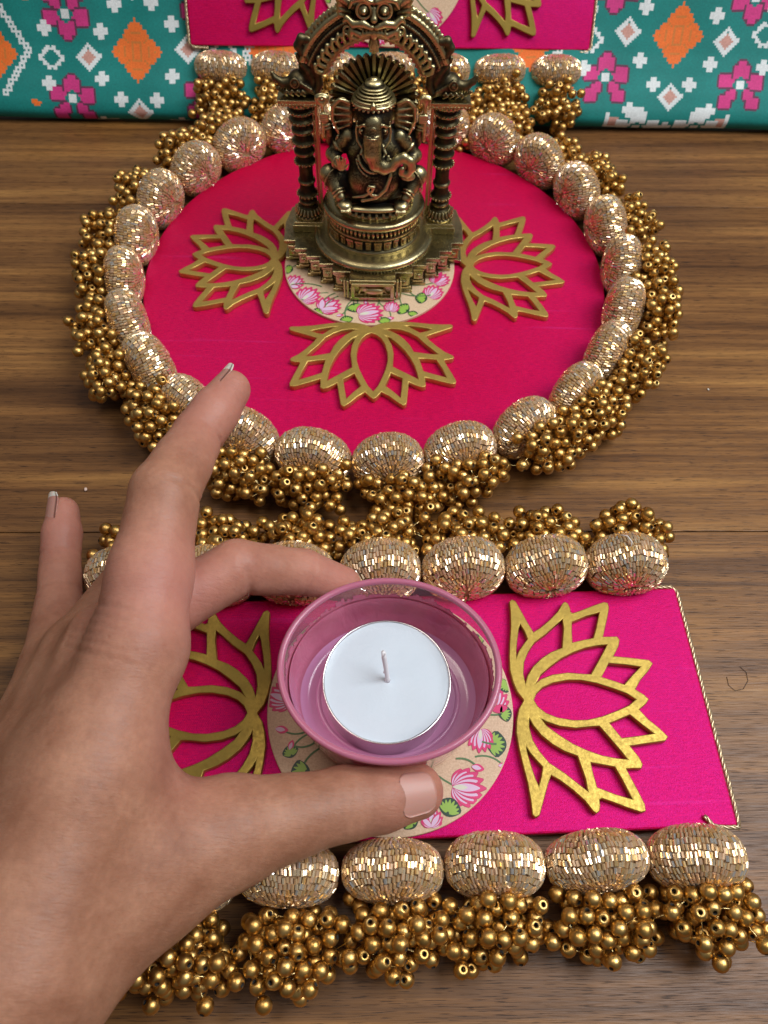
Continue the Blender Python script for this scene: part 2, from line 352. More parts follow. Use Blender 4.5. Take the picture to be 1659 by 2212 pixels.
class SDF:
    def __init__(s, lo, hi, h):
        s.lo = np.array(lo, float); s.h = h; s.n = np.ceil((np.array(hi) - s.lo) / h).astype(int) + 1
        s.F = np.full(tuple(s.n), 3.0, np.float32)
    def region(s, lo, hi):
        a = np.clip(np.floor((np.asarray(lo) - s.lo) / s.h).astype(int), 0, s.n); b = np.clip(np.ceil((np.asarray(hi) - s.lo) / s.h).astype(int) + 1, 0, s.n)
        sl = tuple(slice(i, j) for i, j in zip(a, b))
        X = [(s.lo[k] + np.arange(a[k], b[k]) * s.h).astype(np.float32) for k in range(3)]
        return sl, X[0][:, None, None], X[1][None, :, None], X[2][None, None, :]
    def comb(s, sl, d, k, sub=False):
        f = s.F[sl]
        if sub:
            d = -d; hh = np.clip(.5 - .5 * (f - d) / k, 0, 1); s.F[sl] = f * (1 - hh) + d * hh + k * hh * (1 - hh)
        else:
            hh = np.clip(.5 + .5 * (f - d) / k, 0, 1); s.F[sl] = f * (1 - hh) + d * hh - k * hh * (1 - hh)
    def cone(s, a, b, ra, rb, k=.1, sub=False, flat=None):
        a = np.asarray(a, float); b = np.asarray(b, float); m = max(ra, rb) + k * 1.2 + .25
        sl, X, Y, Z = s.region(np.minimum(a, b) - m, np.maximum(a, b) + m)
        ba = b - a; L = ba @ ba + 1e-9
        t = np.clip(((X - a[0]) * ba[0] + (Y - a[1]) * ba[1] + (Z - a[2]) * ba[2]) / L, 0, 1)
        d = np.sqrt((X - a[0] - t * ba[0]) ** 2 + (Y - a[1] - t * ba[1]) ** 2 + (Z - a[2] - t * ba[2]) ** 2) - (ra + (rb - ra) * t)
        s.comb(sl, d, k, sub)
    def chain(s, pts, rs, k=.1, sub=False):
        for i in range(len(pts) - 1): s.cone(pts[i], pts[i + 1], rs[i], rs[i + 1], k, sub)
    def ell(s, c, r, k=.1, rot=None, sub=False):
        c = np.asarray(c, float); r = np.asarray(r, float); m = max(r) + k * 1.2 + .25
        sl, X, Y, Z = s.region(c - m, c + m); X, Y, Z = X - c[0], Y - c[1], Z - c[2]
        if rot is not None:
            Rm = np.array(rot); X, Y, Z = (Rm[0, 0] * X + Rm[1, 0] * Y + Rm[2, 0] * Z, Rm[0, 1] * X + Rm[1, 1] * Y + Rm[2, 1] * Z, Rm[0, 2] * X + Rm[1, 2] * Y + Rm[2, 2] * Z)
        k0 = np.sqrt((X / r[0]) ** 2 + (Y / r[1]) ** 2 + (Z / r[2]) ** 2); k1 = np.sqrt((X / r[0] ** 2) ** 2 + (Y / r[1] ** 2) ** 2 + (Z / r[2] ** 2) ** 2) + 1e-6
        s.comb(sl, k0 * (k0 - 1) / k1, k, sub)
    def ring(s, c, R_, r, axis, k=.03, sub=False, sy=1.0):
        c = np.asarray(c, float); ax_ = np.asarray(axis, float); ax_ = ax_ / np.linalg.norm(ax_); m = R_ * max(1, sy) + r + k + .2
        sl, X, Y, Z = s.region(c - m, c + m); X, Y, Z = X - c[0], Y - c[1], Z - c[2]
        t = X * ax_[0] + Y * ax_[1] + Z * ax_[2]; q = np.sqrt(np.maximum(X * X + Y * Y + Z * Z - t * t, 0)) - R_
        s.comb(sl, np.sqrt(q * q + t * t) - r, k, sub)
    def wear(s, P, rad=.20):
        # how far a point stands proud of its surroundings (box-blurred distance field): polish, and front light put into the colour
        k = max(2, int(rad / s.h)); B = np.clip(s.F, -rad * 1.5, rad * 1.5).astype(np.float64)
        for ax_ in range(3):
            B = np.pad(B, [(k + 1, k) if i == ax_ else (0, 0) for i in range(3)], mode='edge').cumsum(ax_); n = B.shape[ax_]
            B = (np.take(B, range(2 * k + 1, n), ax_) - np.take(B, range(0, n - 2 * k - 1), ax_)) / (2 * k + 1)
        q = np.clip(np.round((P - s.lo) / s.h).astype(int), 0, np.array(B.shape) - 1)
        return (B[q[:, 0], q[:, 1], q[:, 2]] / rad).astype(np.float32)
    def mesh(s, name, m, fx=None):
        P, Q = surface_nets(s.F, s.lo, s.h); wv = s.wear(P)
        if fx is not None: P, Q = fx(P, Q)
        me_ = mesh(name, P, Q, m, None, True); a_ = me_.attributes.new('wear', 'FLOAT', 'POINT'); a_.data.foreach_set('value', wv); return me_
# ------------------------------------------------------------ lotus cutout
L_OUT = [(0.022, 0.005), (0.28, -0.168), (0.608, -0.267), (1.003, -0.326), (1.496, -0.296), (1.945, -0.238), (2.519, -0.145), (3.077, -0.104), (3.431, -0.104), (3.511, -0.019), (3.449, 0.107), (3.273, 0.179), (2.918, 0.324), (2.557, 0.472), (2.308, 0.59), (2.46, 0.83), (2.762, 1.202), (3.059, 1.502), (3.351, 1.695), (3.416, 1.787), (3.353, 1.881), (3.193, 1.931), (3.031, 1.933), (2.992, 2.008), (3.076, 2.251), (3.265, 2.73), (3.397, 3.114), (3.359, 3.25), (3.173, 3.259), (2.779, 3.128), (2.412, 2.988), (2.132, 2.882), (2.134, 3.109), (2.139, 3.353), (2.017, 3.418), (1.804, 3.346), (1.447, 3.111), (1.399, 3.6), (1.313, 4.259), (1.19, 4.363), (0.931, 4.158), (0.64, 3.855), (0.327, 3.625), (0.144, 3.879), (0.0, 3.998)]
L_CEN = [(0.0, 0.337), (0.211, 0.439), (0.415, 0.668), (0.563, 1.011), (0.651, 1.504), (0.643, 1.939), (0.538, 2.425), (0.359, 2.927), (0.196, 3.321), (0.0, 3.602)]
L_HOL = [[(0.541, 0.454), (0.687, 0.635), (0.835, 1.047), (0.9, 1.541), (0.85, 2.087), (0.844, 2.285), (1.239, 2.561), (1.609, 2.817), (1.87, 2.999), (1.832, 2.672), (1.743, 2.229), (1.583, 1.795), (1.388, 1.399), (1.12, 1.009), (0.832, 0.653)], [(0.52, 0.121), (0.81, 0.225), (1.115, 0.439), (1.4, 0.759), (1.605, 1.086), (1.753, 1.47), (2.096, 1.542), (2.434, 1.613), (2.799, 1.637), (2.565, 1.369), (2.244, 0.998), (1.952, 0.583), (1.605, 0.327), (1.254, 0.156), (0.863, 0.093)], [(1.393, -0.083), (1.638, 0.024), (1.88, 0.207), (2.069, 0.366), (2.355, 0.289), (2.638, 0.18), (2.421, 0.108), (2.015, 0.016), (1.672, -0.05)], [(0.746, 2.608), (0.597, 3.031), (0.49, 3.304), (0.819, 3.64), (1.09, 3.965), (1.158, 3.468), (1.217, 2.921)], [(1.935, 1.836), (2.017, 2.184), (2.088, 2.557), (2.443, 2.705), (3.033, 2.926), (2.888, 2.454), (2.676, 1.921), (2.268, 1.865)]]
def lotus_mesh(name, m):
    cu = bpy.data.curves.new(name, 'CURVE'); cu.dimensions = '2D'; cu.fill_mode = 'BOTH'; cu.extrude = .11; cu.bevel_depth = .025; cu.bevel_resolution = 1; cu.offset = -.02
    full = L_OUT + [(-x, y) for x, y in L_OUT[::-1][1:]]; cen = L_CEN + [(-x, y) for x, y in L_CEN[::-1][1:-1]]
    loops = [full, cen] + L_HOL + [[(-x, y) for x, y in h] for h in L_HOL]
    for lp in loops:
        s = cu.splines.new('POLY'); s.points.add(len(lp) - 1); s.use_cyclic_u = True
        for p, (x, y) in zip(s.points, lp): p.co = (x, y, 0, 1)
    o = bpy.data.objects.new('t', cu); COL.objects.link(o); dg = bpy.context.evaluated_depsgraph_get()
    me_ = bpy.data.meshes.new_from_object(o.evaluated_get(dg)); bpy.data.objects.remove(o)
    me_.materials.clear(); me_.materials.append(m); me_.name = name
    return me_
lot1 = lotus_mesh('lotus_cutout', m_lotus); lot2 = lotus_mesh('lotus_cutout', m_lotus2)

# ------------------------------------------------------------ beaded balls
RX, RYA = 1.38, .90
def bugle_ball(seed):
    r_ = random.Random(seed); mb = MB()
    s = np.linspace(-math.pi / 2, math.pi / 2, 400); EX = .82; sq = lambda v_: np.sign(v_) * np.abs(v_) ** EX; pts = np.stack([RX * sq(np.cos(s)), RYA * sq(np.sin(s))], 1)
    arc = np.concatenate([[0], np.cumsum(np.linalg.norm(np.diff(pts, axis=0), axis=1))]); Lh = arc[-1]
    nb = 20; Lb = Lh / nb
    V6 = np.array([(math.cos(a), math.sin(a)) for a in [k * math.pi / 3 for k in range(6)]])
    for i in range(nb):
        mid = (i + .5) * Lb; t = np.interp(mid, arc, s); rad = RX * math.cos(t) ** EX
        if rad < .17: continue
        n = int(2 * math.pi * rad / .112)
        off = r_.random()
        for j in range(n):
            a = 2 * math.pi * (j + off + r_.uniform(-.12, .12)) / n
            sh = r_.uniform(-.03, .03) + .07 * math.sin(2 * a + seed) + .05 * math.sin(5 * a + 2 * seed)
            tt = np.interp(mid + sh, arc, s)
            tt = min(1.5, max(-1.5, tt)); c0 = np.array([RX * sq(math.cos(tt - .01)), RYA * sq(math.sin(tt - .01))]); c1 = np.array([RX * sq(math.cos(tt + .01)), RYA * sq(math.sin(tt + .01))]); cm = (c0 + c1) / 2
            tr, ty = c1 - c0; tl = math.hypot(tr, ty); nr, ny = ty, -tr; nl = tl
            T = np.array([tr / tl * math.cos(a), ty / tl, tr / tl * math.sin(a)]); Nn = np.array([nr / nl * math.cos(a), ny / nl, nr / nl * math.sin(a)])
            B = np.cross(T, Nn); T = T + B * (r_.uniform(-.08, .08) + .07 * math.sin(3 * a + seed)) + Nn * r_.uniform(-.13, .13); T /= np.linalg.norm(T); B = np.cross(T, Nn); B /= np.linalg.norm(B); Nn = np.cross(B, T)
            c = np.array([cm[0] * math.cos(a), cm[1], cm[0] * math.sin(a)]) + Nn * r_.uniform(-.01, .015)
            hl = Lb * .46 * r_.uniform(.9, 1.05); rr = .051; ph = r_.random()
            ca = [math.cos(k * math.pi / 3 + ph) for k in range(6)]; sa = [math.sin(k * math.pi / 3 + ph) for k in range(6)]
            V = [c + T * e + (Nn * ca[k] + B * sa[k]) * rr for e in (-hl, hl) for k in range(6)]
            mi = r_.choices([0, 1, 2, 3, 4], [30, 18, 24, 18, 10])[0]
            mb.add(V, [(k, (k + 1) % 6, 6 + (k + 1) % 6, 6 + k) for k in range(6)] + [(5, 4, 3, 2, 1, 0), (6, 7, 8, 9, 10, 11)], mi, None, False)
    return mb.me('bugle_bead_coat', m_bug)
coats = [bugle_ball(k) for k in (1, 2, 3)]
mb = MB(); mb.ball((0, 0, 0), (RX - .045, RYA - .045, RX - .045), 28); mb.ball((0, 0, 0), (RX * .92, RYA * .92, RX * .92), 28); core_me = mb.me('beaded_ball', m_core)
def beaded_ball(parent, M, k, fl=1.0):
    o = ob('beaded_ball', core_me, parent); o.matrix_local = M @ Matrix.Diagonal((1, 1, 1 if fl == 1 else .92, 1)) @ Matrix.Rotation(random.random() * 6.28, 4, 'Y') @ Matrix.Diagonal((random.uniform(.97, 1.02), fl * random.uniform(.94, 1.06), random.uniform(.97, 1.02), 1))
    ob('bugle_bead_coat', coats[k % 3], o, kind='stuff')

# gold bead with drilled hole
BR = .228
def bead_geo():
    n = 12; hr = .062; t0 = math.asin(hr / BR); V = []; Fc = []; mi = []
    ts = [t0] + [t0 + (math.pi - 2 * t0) * i / 7 for i in range(1, 7)] + [math.pi - t0]
    rings = [(hr * .95, BR * .35)] + [(BR * math.sin(t), BR * math.cos(t)) for t in ts] + [(hr * .95, -BR * .35)]
    for r, z in rings:
        for j in range(n): a = 2 * math.pi * j / n; V.append((r * math.cos(a), r * math.sin(a), z))
    for i in range(len(rings) - 1):
        for j in range(n): Fc.append((i * n + j, (i + 1) * n + j, (i + 1) * n + (j + 1) % n, i * n + (j + 1) % n)); mi.append(1 if i in (0, len(rings) - 2) else 0)
    return np.array(V), np.array(Fc), np.array(mi)
bV, bF, bM = bead_geo()
bead_me = mesh('gold_bead', bV, bF, [m_gold, m_hole], bM, True)
def rand_rot():
    q = rng.normal(size=4); q /= np.linalg.norm(q); from mathutils import Quaternion
    return Quaternion(q.tolist()).to_matrix()
def project_depth(p):
    q = p - np.array([0, 0, CAM_H]); t = q[..., 1] * cp - q[..., 2] * sp; return q[..., 0] / t, (q[..., 1] * sp + q[..., 2] * cp) / t, t

# ------------------------------------------------------------ mats: layout
BA = .0599
ca, sa_ = math.cos(BA), math.sin(BA)
front_c = np.array([.35, 7.72]); front_W, front_H = 20.2, 7.8; ZB = .6
front = empty('rectangular_mat', 'nearest pink satin rectangular mat with beaded balls along both long sides, under the pink bowl', 'table mat', (front_c[0], front_c[1], 0), (0, 0, BA), 'pink beaded mats')
disc_c = np.array([-.68, 27.9]); DR = 10.42
disc = empty('round_mat', 'round pink satin mat with three gold lotuses, ringed by beaded balls, under the brass idol', 'table mat', (disc_c[0], disc_c[1], 0), (0, 0, 0), 'pink beaded mats')
back = empty('rectangular_mat', 'farthest pink rectangular mat leaning on the teal patterned cushion behind the idol', 'table mat', (-.29, 42.27 + 3.9 * .5, 3.25 + 3.9 * .866), (R(60), 0, R(1.2)), 'pink beaded mats')
bpy.context.view_layer.update()
mats3 = {'front': front, 'disc': disc, 'back': back}
def rounded_slab(name, poly, z0, z1, m, parent, bev=.06):
    mb = MB(); mb.prism(poly, z0, z1); return mb.build(name, m, parent, bevel=bev)
def rect(w_, h_): return [(-w_ / 2, -h_ / 2), (w_ / 2, -h_ / 2), (w_ / 2, h_ / 2), (-w_ / 2, h_ / 2)]
def circ(r, n=96, cx=0, cy=0): return [(cx + r * math.cos(2 * math.pi * k / n), cy + r * math.sin(2 * math.pi * k / n)) for k in range(n)]
rounded_slab('satin_panel', rect(front_W, front_H), ZB - .28, ZB, m_satin, front)
rounded_slab('base_board', rect(front_W - .1, front_H - .1), .02, ZB - .285, m_edge, front, 0)
rounded_slab('satin_panel', circ(DR, 128), ZB - .28, ZB, m_satin, disc)
rounded_slab('base_board', circ(DR - .06, 128), .02, ZB - .285, m_edge, disc, 0)
rounded_slab('satin_panel', rect(21.0, front_H), -.28, 0, m_satin, back)
rounded_slab('base_board', rect(20.9, front_H - .1), -.5, -.285, m_edge, back, 0)

baxis = []
balls = []      # (world centre) for the fringe to rest against
anchors = []    # (mat key, centre, outward dir, spread)
def add_ball(key, p, ang, k):
    par = mats3[key]; M = Matrix.Translation(p) @ Matrix.Rotation(ang, 4, 'Z')
    beaded_ball(par, M, k, .88 if key == 'disc' else (.9 if p[1] < 0 else 1.0)); balls.append(np.array(par.matrix_world @ Vector(p))); baxis.append(np.array((par.matrix_world.to_3x3() @ (Matrix.Rotation(ang, 3, 'Z') @ Vector((0, 1, 0)))).normalized()))
k = 0
for i in range(7):
    x = -8.70 + i * 2.845 + random.uniform(-.05, .05)
    add_ball('front', (x, -front_H / 2 - .92 + random.uniform(-.05, .05), 1.34), R(random.uniform(-4, 4)), k); k += 1
    add_ball('front', (x + random.uniform(-.05, .05), front_H / 2 + .62, 1.25), R(random.uniform(-4, 4)), k); k += 1
    p = front.matrix_world @ Vector((x, -front_H / 2 - 2.25 - (.75, .65, .5, .15, 0, .05, 0)[i], 1.0)); anchors.append(('front', np.array(p), 1.4, .85, 80))
    p = front.matrix_world @ Vector((x + .2, front_H / 2 + 1.95, 1.0)); anchors.append(('front', np.array(p), 1.4, .8, 68))
NBALL = 25
for i in range(NBALL):
    a = R(-86) + 2 * math.pi * i / NBALL; rr = DR + .66 + random.uniform(-.05, .05)
    add_ball('disc', (rr * math.cos(a), rr * math.sin(a), 1.30), a - math.pi / 2 + R(random.uniform(-5, 5)), k); k += 1
    rr = DR + 1.98 + random.uniform(-.15, .2); aa = a + R(random.uniform(-2, 2))
    p = np.array([disc_c[0] + rr * math.cos(aa), disc_c[1] + rr * math.sin(aa), 1.0 + random.uniform(-.1, .3)])
    anchors.append(('disc', p, 1.55, .8, 70))
for i in range(7):
    x = -9.0 + i * 2.97
    add_ball('back', (x, -front_H / 2 - 1.0, -.1), R(random.uniform(-4, 4)), k); k += 1
    p = np.array(back.matrix_world @ Vector((x, -front_H / 2 - 2.3, .6))); p = np.array([p[0], p[1] - .7 - random.uniform(0, .3), 0]) ; p[1] = 40.1 + random.uniform(-.3, .2); p[2] = 1.15
    anchors.append(('back', p, 1.45, .9, 40)); anchors.append(('back', p + np.array([.1, .45, .55]), 1.45, .6, 30))
    if i in (0, 1, 2, 4, 5): anchors.append(('back', p + np.array([.6, -1.7, -.2]), 1.1, .7, 26))
balls = np.array(balls); baxis = np.array(baxis)
P = []; key = []; anc = []
for kk, c, sx_, sy_, n in anchors:
    if kk == 'disc':
        d = c[:2] - disc_c; d /= np.linalg.norm(d); tdir = np.array([-d[1], d[0], 0]); 
    elif kk == 'front': tdir = np.array([ca, sa_, 0])
    else: tdir = np.array([1, .02, 0])
    n = int(n * random.uniform(.9, 1.1))
    for j in range(n):
        o = tdir * rng.uniform(-sx_, sx_) + rng.normal(size=3) * np.array([sy_, sy_, .7]) * .8
        P.append(c + o); key.append(kk); anc.append(c + tdir * rng.uniform(-sx_, sx_) * .92 + np.cross(tdir, (0, 0, 1)) * rng.uniform(-.75, .75) + np.array([0, 0, rng.uniform(-.4, .9)]))
P = np.array(P, np.float32); anc = np.array(anc, np.float32); key = np.array(key)
# bracket each anchor, relax: pull to own anchor line, push apart, keep off balls and table
for it in range(46):
    if it % 6 == 0:
        G = ((P[:, None, :] - P[None, :, :]) ** 2).sum(-1); ii, jj = np.where(G < (2 * BR + .35) ** 2); mk = ii < jj; ii, jj = ii[mk], jj[mk]
    if it < 36: P += (anc - P) * (.040 if it < 24 else .020)
    d = P[ii] - P[jj]; L = np.linalg.norm(d, axis=1) + 1e-6; ov = np.maximum(2 * BR * 1.0 - L, 0)
    mv = d / L[:, None] * (ov * .5)[:, None]; np.add.at(P, ii, mv); np.add.at(P, jj, -mv)
    db = P[:, None, :] - balls[None]; db = db + ((db * baxis[None]).sum(-1) * .38)[..., None] * baxis[None]; LB = np.linalg.norm(db, axis=2); pen = np.maximum(1.52 - LB, 0); P += (db / LB[..., None] * pen[..., None]).sum(1)
    fl_ = (P[:, 0] - front_c[0]) * -sa_ + (P[:, 1] - front_c[1]) * ca; fo = (np.abs(fl_) < front_H / 2 + .3) & (key == 'front')
    P[fo, 1] += (np.sign(fl_) * (front_H / 2 + .3) - fl_)[fo]
    dd_ = P[:, :2] - disc_c; rd_ = np.linalg.norm(dd_, axis=1); do_ = (rd_ < DR + .35) & (key == 'disc'); P[do_, :2] += (dd_ / rd_[:, None] * (DR + .35 - rd_)[:, None])[do_]
    P[:, 2] = np.maximum(P[:, 2], BR)
X_, Y_, T_ = project_depth(P)
inview = (abs(X_) < .52) & (abs(Y_) < .68)
for kk, par in mats3.items():
    idx = np.where(key == kk)[0]; inv = np.array(par.matrix_world.inverted())
    Pl = P[idx] @ inv[:3, :3].T + inv[:3, 3]
    # the 300 that show largest: in view, near, on top
    score = np.where(inview[idx], 0, 100) + T_[idx] - P[idx][:, 2] * 2.5
    order = np.argsort(score); big = set(order[:300].tolist()); Vs = []; Fs = []; Ms = []; n = 0
    for q in range(len(idx)):
        Rm = rand_rot()
        if q in big:
            o = ob('gold_bead', bead_me, par); M4 = Rm.to_4x4(); M4.translation = Vector(Pl[q].tolist()); o.matrix_local = M4
        else:
            Vs.append(bV @ np.array(Rm).T + Pl[q]); Fs.append(bF + n); Ms.append(bM); n += len(bV)
    if Vs: ob('bead_fringe', mesh('bead_fringe', np.vstack(Vs), np.vstack(Fs), [m_gold, m_hole], np.concatenate(Ms), True), par, kind='stuff')
    mb = MB()
    sel = [(a, b) for a, b in zip(ii, jj) if key[a] == kk and key[b] == kk]; random.shuffle(sel)
    for a, b in sel[:len(idx)]:
        A = Pl[np.where(idx == a)[0][0]]; B = Pl[np.where(idx == b)[0][0]]; m_ = (A + B) / 2 + rng.normal(size=3) * .07
        mb.tube([A, m_, B], .014, 4)
    mb.build('bead_wire', m_wire, par, kind='stuff')

# lotuses
def lotus(par, me_, x, y, ang, z):
    return ob('lotus_cutout', me_, par, (x, y, z), (0, 0, ang))
def to_local(par, x, y): q = par.matrix_world.inverted() @ Vector((x, y, 0)); return q.x, q.y
LZ = ZB + .135
x, y = to_local(front, 4.553, 7.986); lotus(front, lot1, x, y, R(1.846 - 90) - BA, LZ)
x2, y2 = to_local(front, 4.553, 7.986); lotus(front, lot1, -x2 + .06, y2 - .12, R(90 - 2.2), LZ)
lotus(disc, lot2, -.06, -3.68, R(180 + 3), LZ)
lotus(disc, lot2, -5.10 + .68, 28.37 - 27.9, R(90 - 3.5), LZ)
lotus(disc, lot2, 3.45 + .68, 28.25 - 27.9, R(-90 + 4.3), LZ)
lotus(back, lot1, 4.3, 0.1, R(-90), .11); lotus(back, lot1, -4.1, 0.1, R(90), .11)

# printed decals
def print_decal(par, R_, motifs, z, thick=.14):
    o = rounded_slab('printed_decal', circ(R_, 96), z, z + thick, m_print, par, .03)
    mb = MB(); zt = z + thick + .004; lay = [0]
    def poly(pts, mi):
        lay[0] += 1; zz = zt + (lay[0] % 60) * .0004
        pts = [p for p in pts]; n = len(pts)
        r_ = max(math.hypot(*p) for p in pts)
        if r_ > R_ - .05: pts = [(p[0] * min(1, (R_ - .05) / math.hypot(*p)), p[1] * min(1, (R_ - .05) / math.hypot(*p))) for p in pts]
        mb.add([(p[0], p[1], zz) for p in pts], [tuple(range(n))], mi)
    def petal(cx, cy, a, L, W, mi, s0=0, s1=1):
        ts = np.linspace(s0, s1, 9); up_, dn = [], []
        for t in ts:
            wd = W * math.sin(math.pi * min(t * .93 + .04, 1)) ** .8 * .5
            px, py = cx + L * t * math.cos(a), cy + L * t * math.sin(a)
            up_.append((px - wd * math.sin(a), py + wd * math.cos(a))); dn.append((px + wd * math.sin(a), py - wd * math.cos(a)))
        poly(dn + up_[::-1], mi)
    def stem(p, q, bend=.3, mi=1, w_=.028):
        p = np.array(p); q = np.array(q); n = np.array([-(q - p)[1], (q - p)[0]]); m_ = (p + q) / 2 + n * bend; ts = np.linspace(0, 1, 9)
        C_ = [(1 - t) ** 2 * p + 2 * t * (1 - t) * m_ + t * t * q for t in ts]
        up_ = []; dn = []
        for i, c in enumerate(C_):
            d = C_[min(i + 1, 8)] - C_[max(i - 1, 0)]; d /= np.linalg.norm(d) + 1e-9; up_.append((c[0] - d[1] * w_, c[1] + d[0] * w_)); dn.append((c[0] + d[1] * w_, c[1] - d[0] * w_))
        for i in range(8): poly([dn[i], dn[i + 1], up_[i + 1], up_[i]], mi)
    def flower(x, y, a, s):
        lim = [(-1.15, .62), (1.15, .62), (-.85, .8), (.85, .8), (-.55, .93), (.55, .93), (-.28, 1.0), (.28, 1.0), (0, 1.05)]
        x0, y0 = x - .45 * s * math.cos(a), y - .45 * s * math.sin(a)
        for da, L in lim:
            petal(x0, y0, a + da, s * L, s * .36, 6); petal(x0, y0, a + da, s * L * .97, s * .30, 4); petal(x0, y0, a + da, s * L * .80, s * .25, 5)
        petal(x0, y0, a, s * .45, s * .16, 7)
    def leaf(x, y, a, s):
        petal(x - .5 * s * math.cos(a), y - .5 * s * math.sin(a), a, s, s * .78, 3)
        nx, ny = math.cos(a + math.pi / 2), math.sin(a + math.pi / 2); bx, by = x - .26 * s * nx, y - .26 * s * ny
        for da in np.linspace(-1.15, 1.15, 8):
            petal(bx, by, a + math.pi / 2 + da, s * (.60 - .1 * abs(da)), s * .15, 2, .12, 1)
    for kd, x, y, a, s in motifs:
        a = R(a)
        if kd == 'F': stem((x - .3 * s * math.cos(a), y - .3 * s * math.sin(a)), (x * .55 - math.cos(a) * .5, y * .55 - math.sin(a)), .2); flower(x, y, a, s)
        elif kd == 'l': stem((x, y), (x * .7, y * .7 + .2), .3); leaf(x, y, a, s)
        elif kd == 'b': stem((x, y), (x * .75, y * .75 - .2), -.3); petal(x - s / 2 * math.cos(a), y - s / 2 * math.sin(a), a, s, s * .62, 4); petal(x - s / 2 * math.cos(a), y - s / 2 * math.sin(a), a, s * .75, s * .35, 5)
    mb.build('lotus_print', PR, o, kind='stuff')
    return o
front_m = [('F', 2.2, -2.56, -5, .95), ('F', 1.06, -3.38, 85, .55), ('l', .44, -3.45, 40, .55), ('l', 1.62, -3.1, -25, .7), ('b', 2.57, -2.0, -15, .38), ('l', 3.22, -1.3, -95, .8), ('F', 2.72, -1.15, -100, .7),
           ('F', 3.3, .1, 75, .8), ('l', 3.68, .55, 110, .5), ('l', 3.6, -.35, -80, .55), ('b', 3.35, -1.95, 0, .3), ('l', -3.12, -1.3, 20, .5), ('b', -3.4, -.62, -10, .4), ('l', -2.8, -1.94, 100, .75), ('F', -3.5, .42, 160, .8), ('b', -3.1, -1.1, 70, .3),
           ('F', -2.1, -2.4, 130, .7), ('l', -1.4, -3.2, 10, .6), ('F', -.5, -3.2, -80, .7), ('l', 2.9, 2.1, 30, .7), ('F', 1.8, 3.0, 60, .8), ('l', .5, 3.4, 0, .6), ('F', -1.2, 3.2, 110, .8), ('l', -2.6, 2.5, 150, .7), ('F', 0, 0, 90, 1), ('l', 1.3, .9, 30, .7), ('F', -1.6, .8, 170, .8), ('l', -.9, -1.4, 60, .7), ('b', 1.2, -1.2, -40, .4), ('b', .3, 1.8, 80, .4)]
print_decal(front, 3.88, front_m, ZB + .002)
disc_m = [('F', -2.65, -2.15, 50, .95), ('F', -1.7, -2.75, 40, .95), ('F', .1, -3.15, 15, 1.05), ('F', -3.35, -1.3, 60, .8), ('F', 1.05, -2.75, 80, .6), ('l', -.55, -2.85, 200, .75), ('l', 1.55, -2.85, 60, .75), ('l', 2.35, -2.15, 80, .7), ('l', -2.1, -3.1, 0, .6), ('b', 1.0, -3.45, 10, .35), ('l', .75, -3.6, 10, .55), ('l', -.9, -3.6, 20, .6), ('F', 2.9, -1.75, 60, .8), ('F', 3.2, -.9, 50, .8), ('l', 2.0, -3.15, -20, .5), ('b', -.1, -2.5, 100, .3), ('b', -1.2, -3.35, 10, .3), ('l', -3.7, -.5, 80, .6), ('b', -2.95, -2.45, 0, .3),
          ('F', -3.3, 1.2, 120, .8), ('F', 3.3, 1.2, 60, .8), ('l', 2.6, 2.6, 20, .7), ('F', 0, 3.2, 90, .9), ('l', -2.2, 2.9, 100, .7), ('F', 1.5, .5, 30, 1), ('F', -1.5, .8, 130, 1), ('F', 0, -1.2, 0, 1)]
dd = print_decal(disc, 3.88, disc_m, ZB + .002); dd.location = (-.25, .45, 0)
bd = print_decal(back, 3.88, front_m, .002); bd.rotation_euler = (0, 0, R(200))

# twisted metallic cord round the short sides
def cord(par, pts, r=.075, tw=5.0):
    P_ = np.array(pts, float); seg = np.linalg.norm(np.diff(P_, axis=0), axis=1); tot = seg.sum(); n = int(tot / .11)
    cum = np.concatenate([[0], np.cumsum(seg)]); S = np.linspace(0, tot, n); C_ = np.stack([np.interp(S, cum, P_[:, k]) for k in range(3)], 1)
    C_ += rng.normal(size=C_.shape) * .008; mb = MB()
    T = np.gradient(C_, axis=0); T /= np.linalg.norm(T, axis=1)[:, None]; U = np.cross(T, (0, 0, 1)); U /= np.linalg.norm(U, axis=1)[:, None]; W_ = np.cross(T, U)
    for ph in (0, 2.09, 4.19):
        a = S * 11 + ph; mb.tube(C_ + (U * np.cos(a)[:, None] + W_ * np.sin(a)[:, None]) * r * .55, r * .55, 5)
    return mb.build('cord_trim', m_cord, par)
hx, hy = front_W / 2, front_H / 2
for sgn in (1, -1):
    cord(front, [(sgn * (hx - 1.0), hy + .09, ZB - .1), (sgn * (hx - .1), hy + .08, ZB - .08), (sgn * (hx + .08), hy - .1, ZB - .1), (sgn * (hx + .09), -hy + .1, ZB - .1), (sgn * (hx - .02), -hy - .06, ZB + .02), (sgn * (hx - .75), -hy - .02, ZB + .07), (sgn * (hx - .98), -hy + .3, ZB + .09)])
    cord(back, [(sgn * (10.5 + .09), hy, -.1), (sgn * (10.5 + .09), -hy + .1, -.1), (sgn * 10.3, -hy - .09, -.1), (sgn * 9.6, -hy - .1, -.1)])
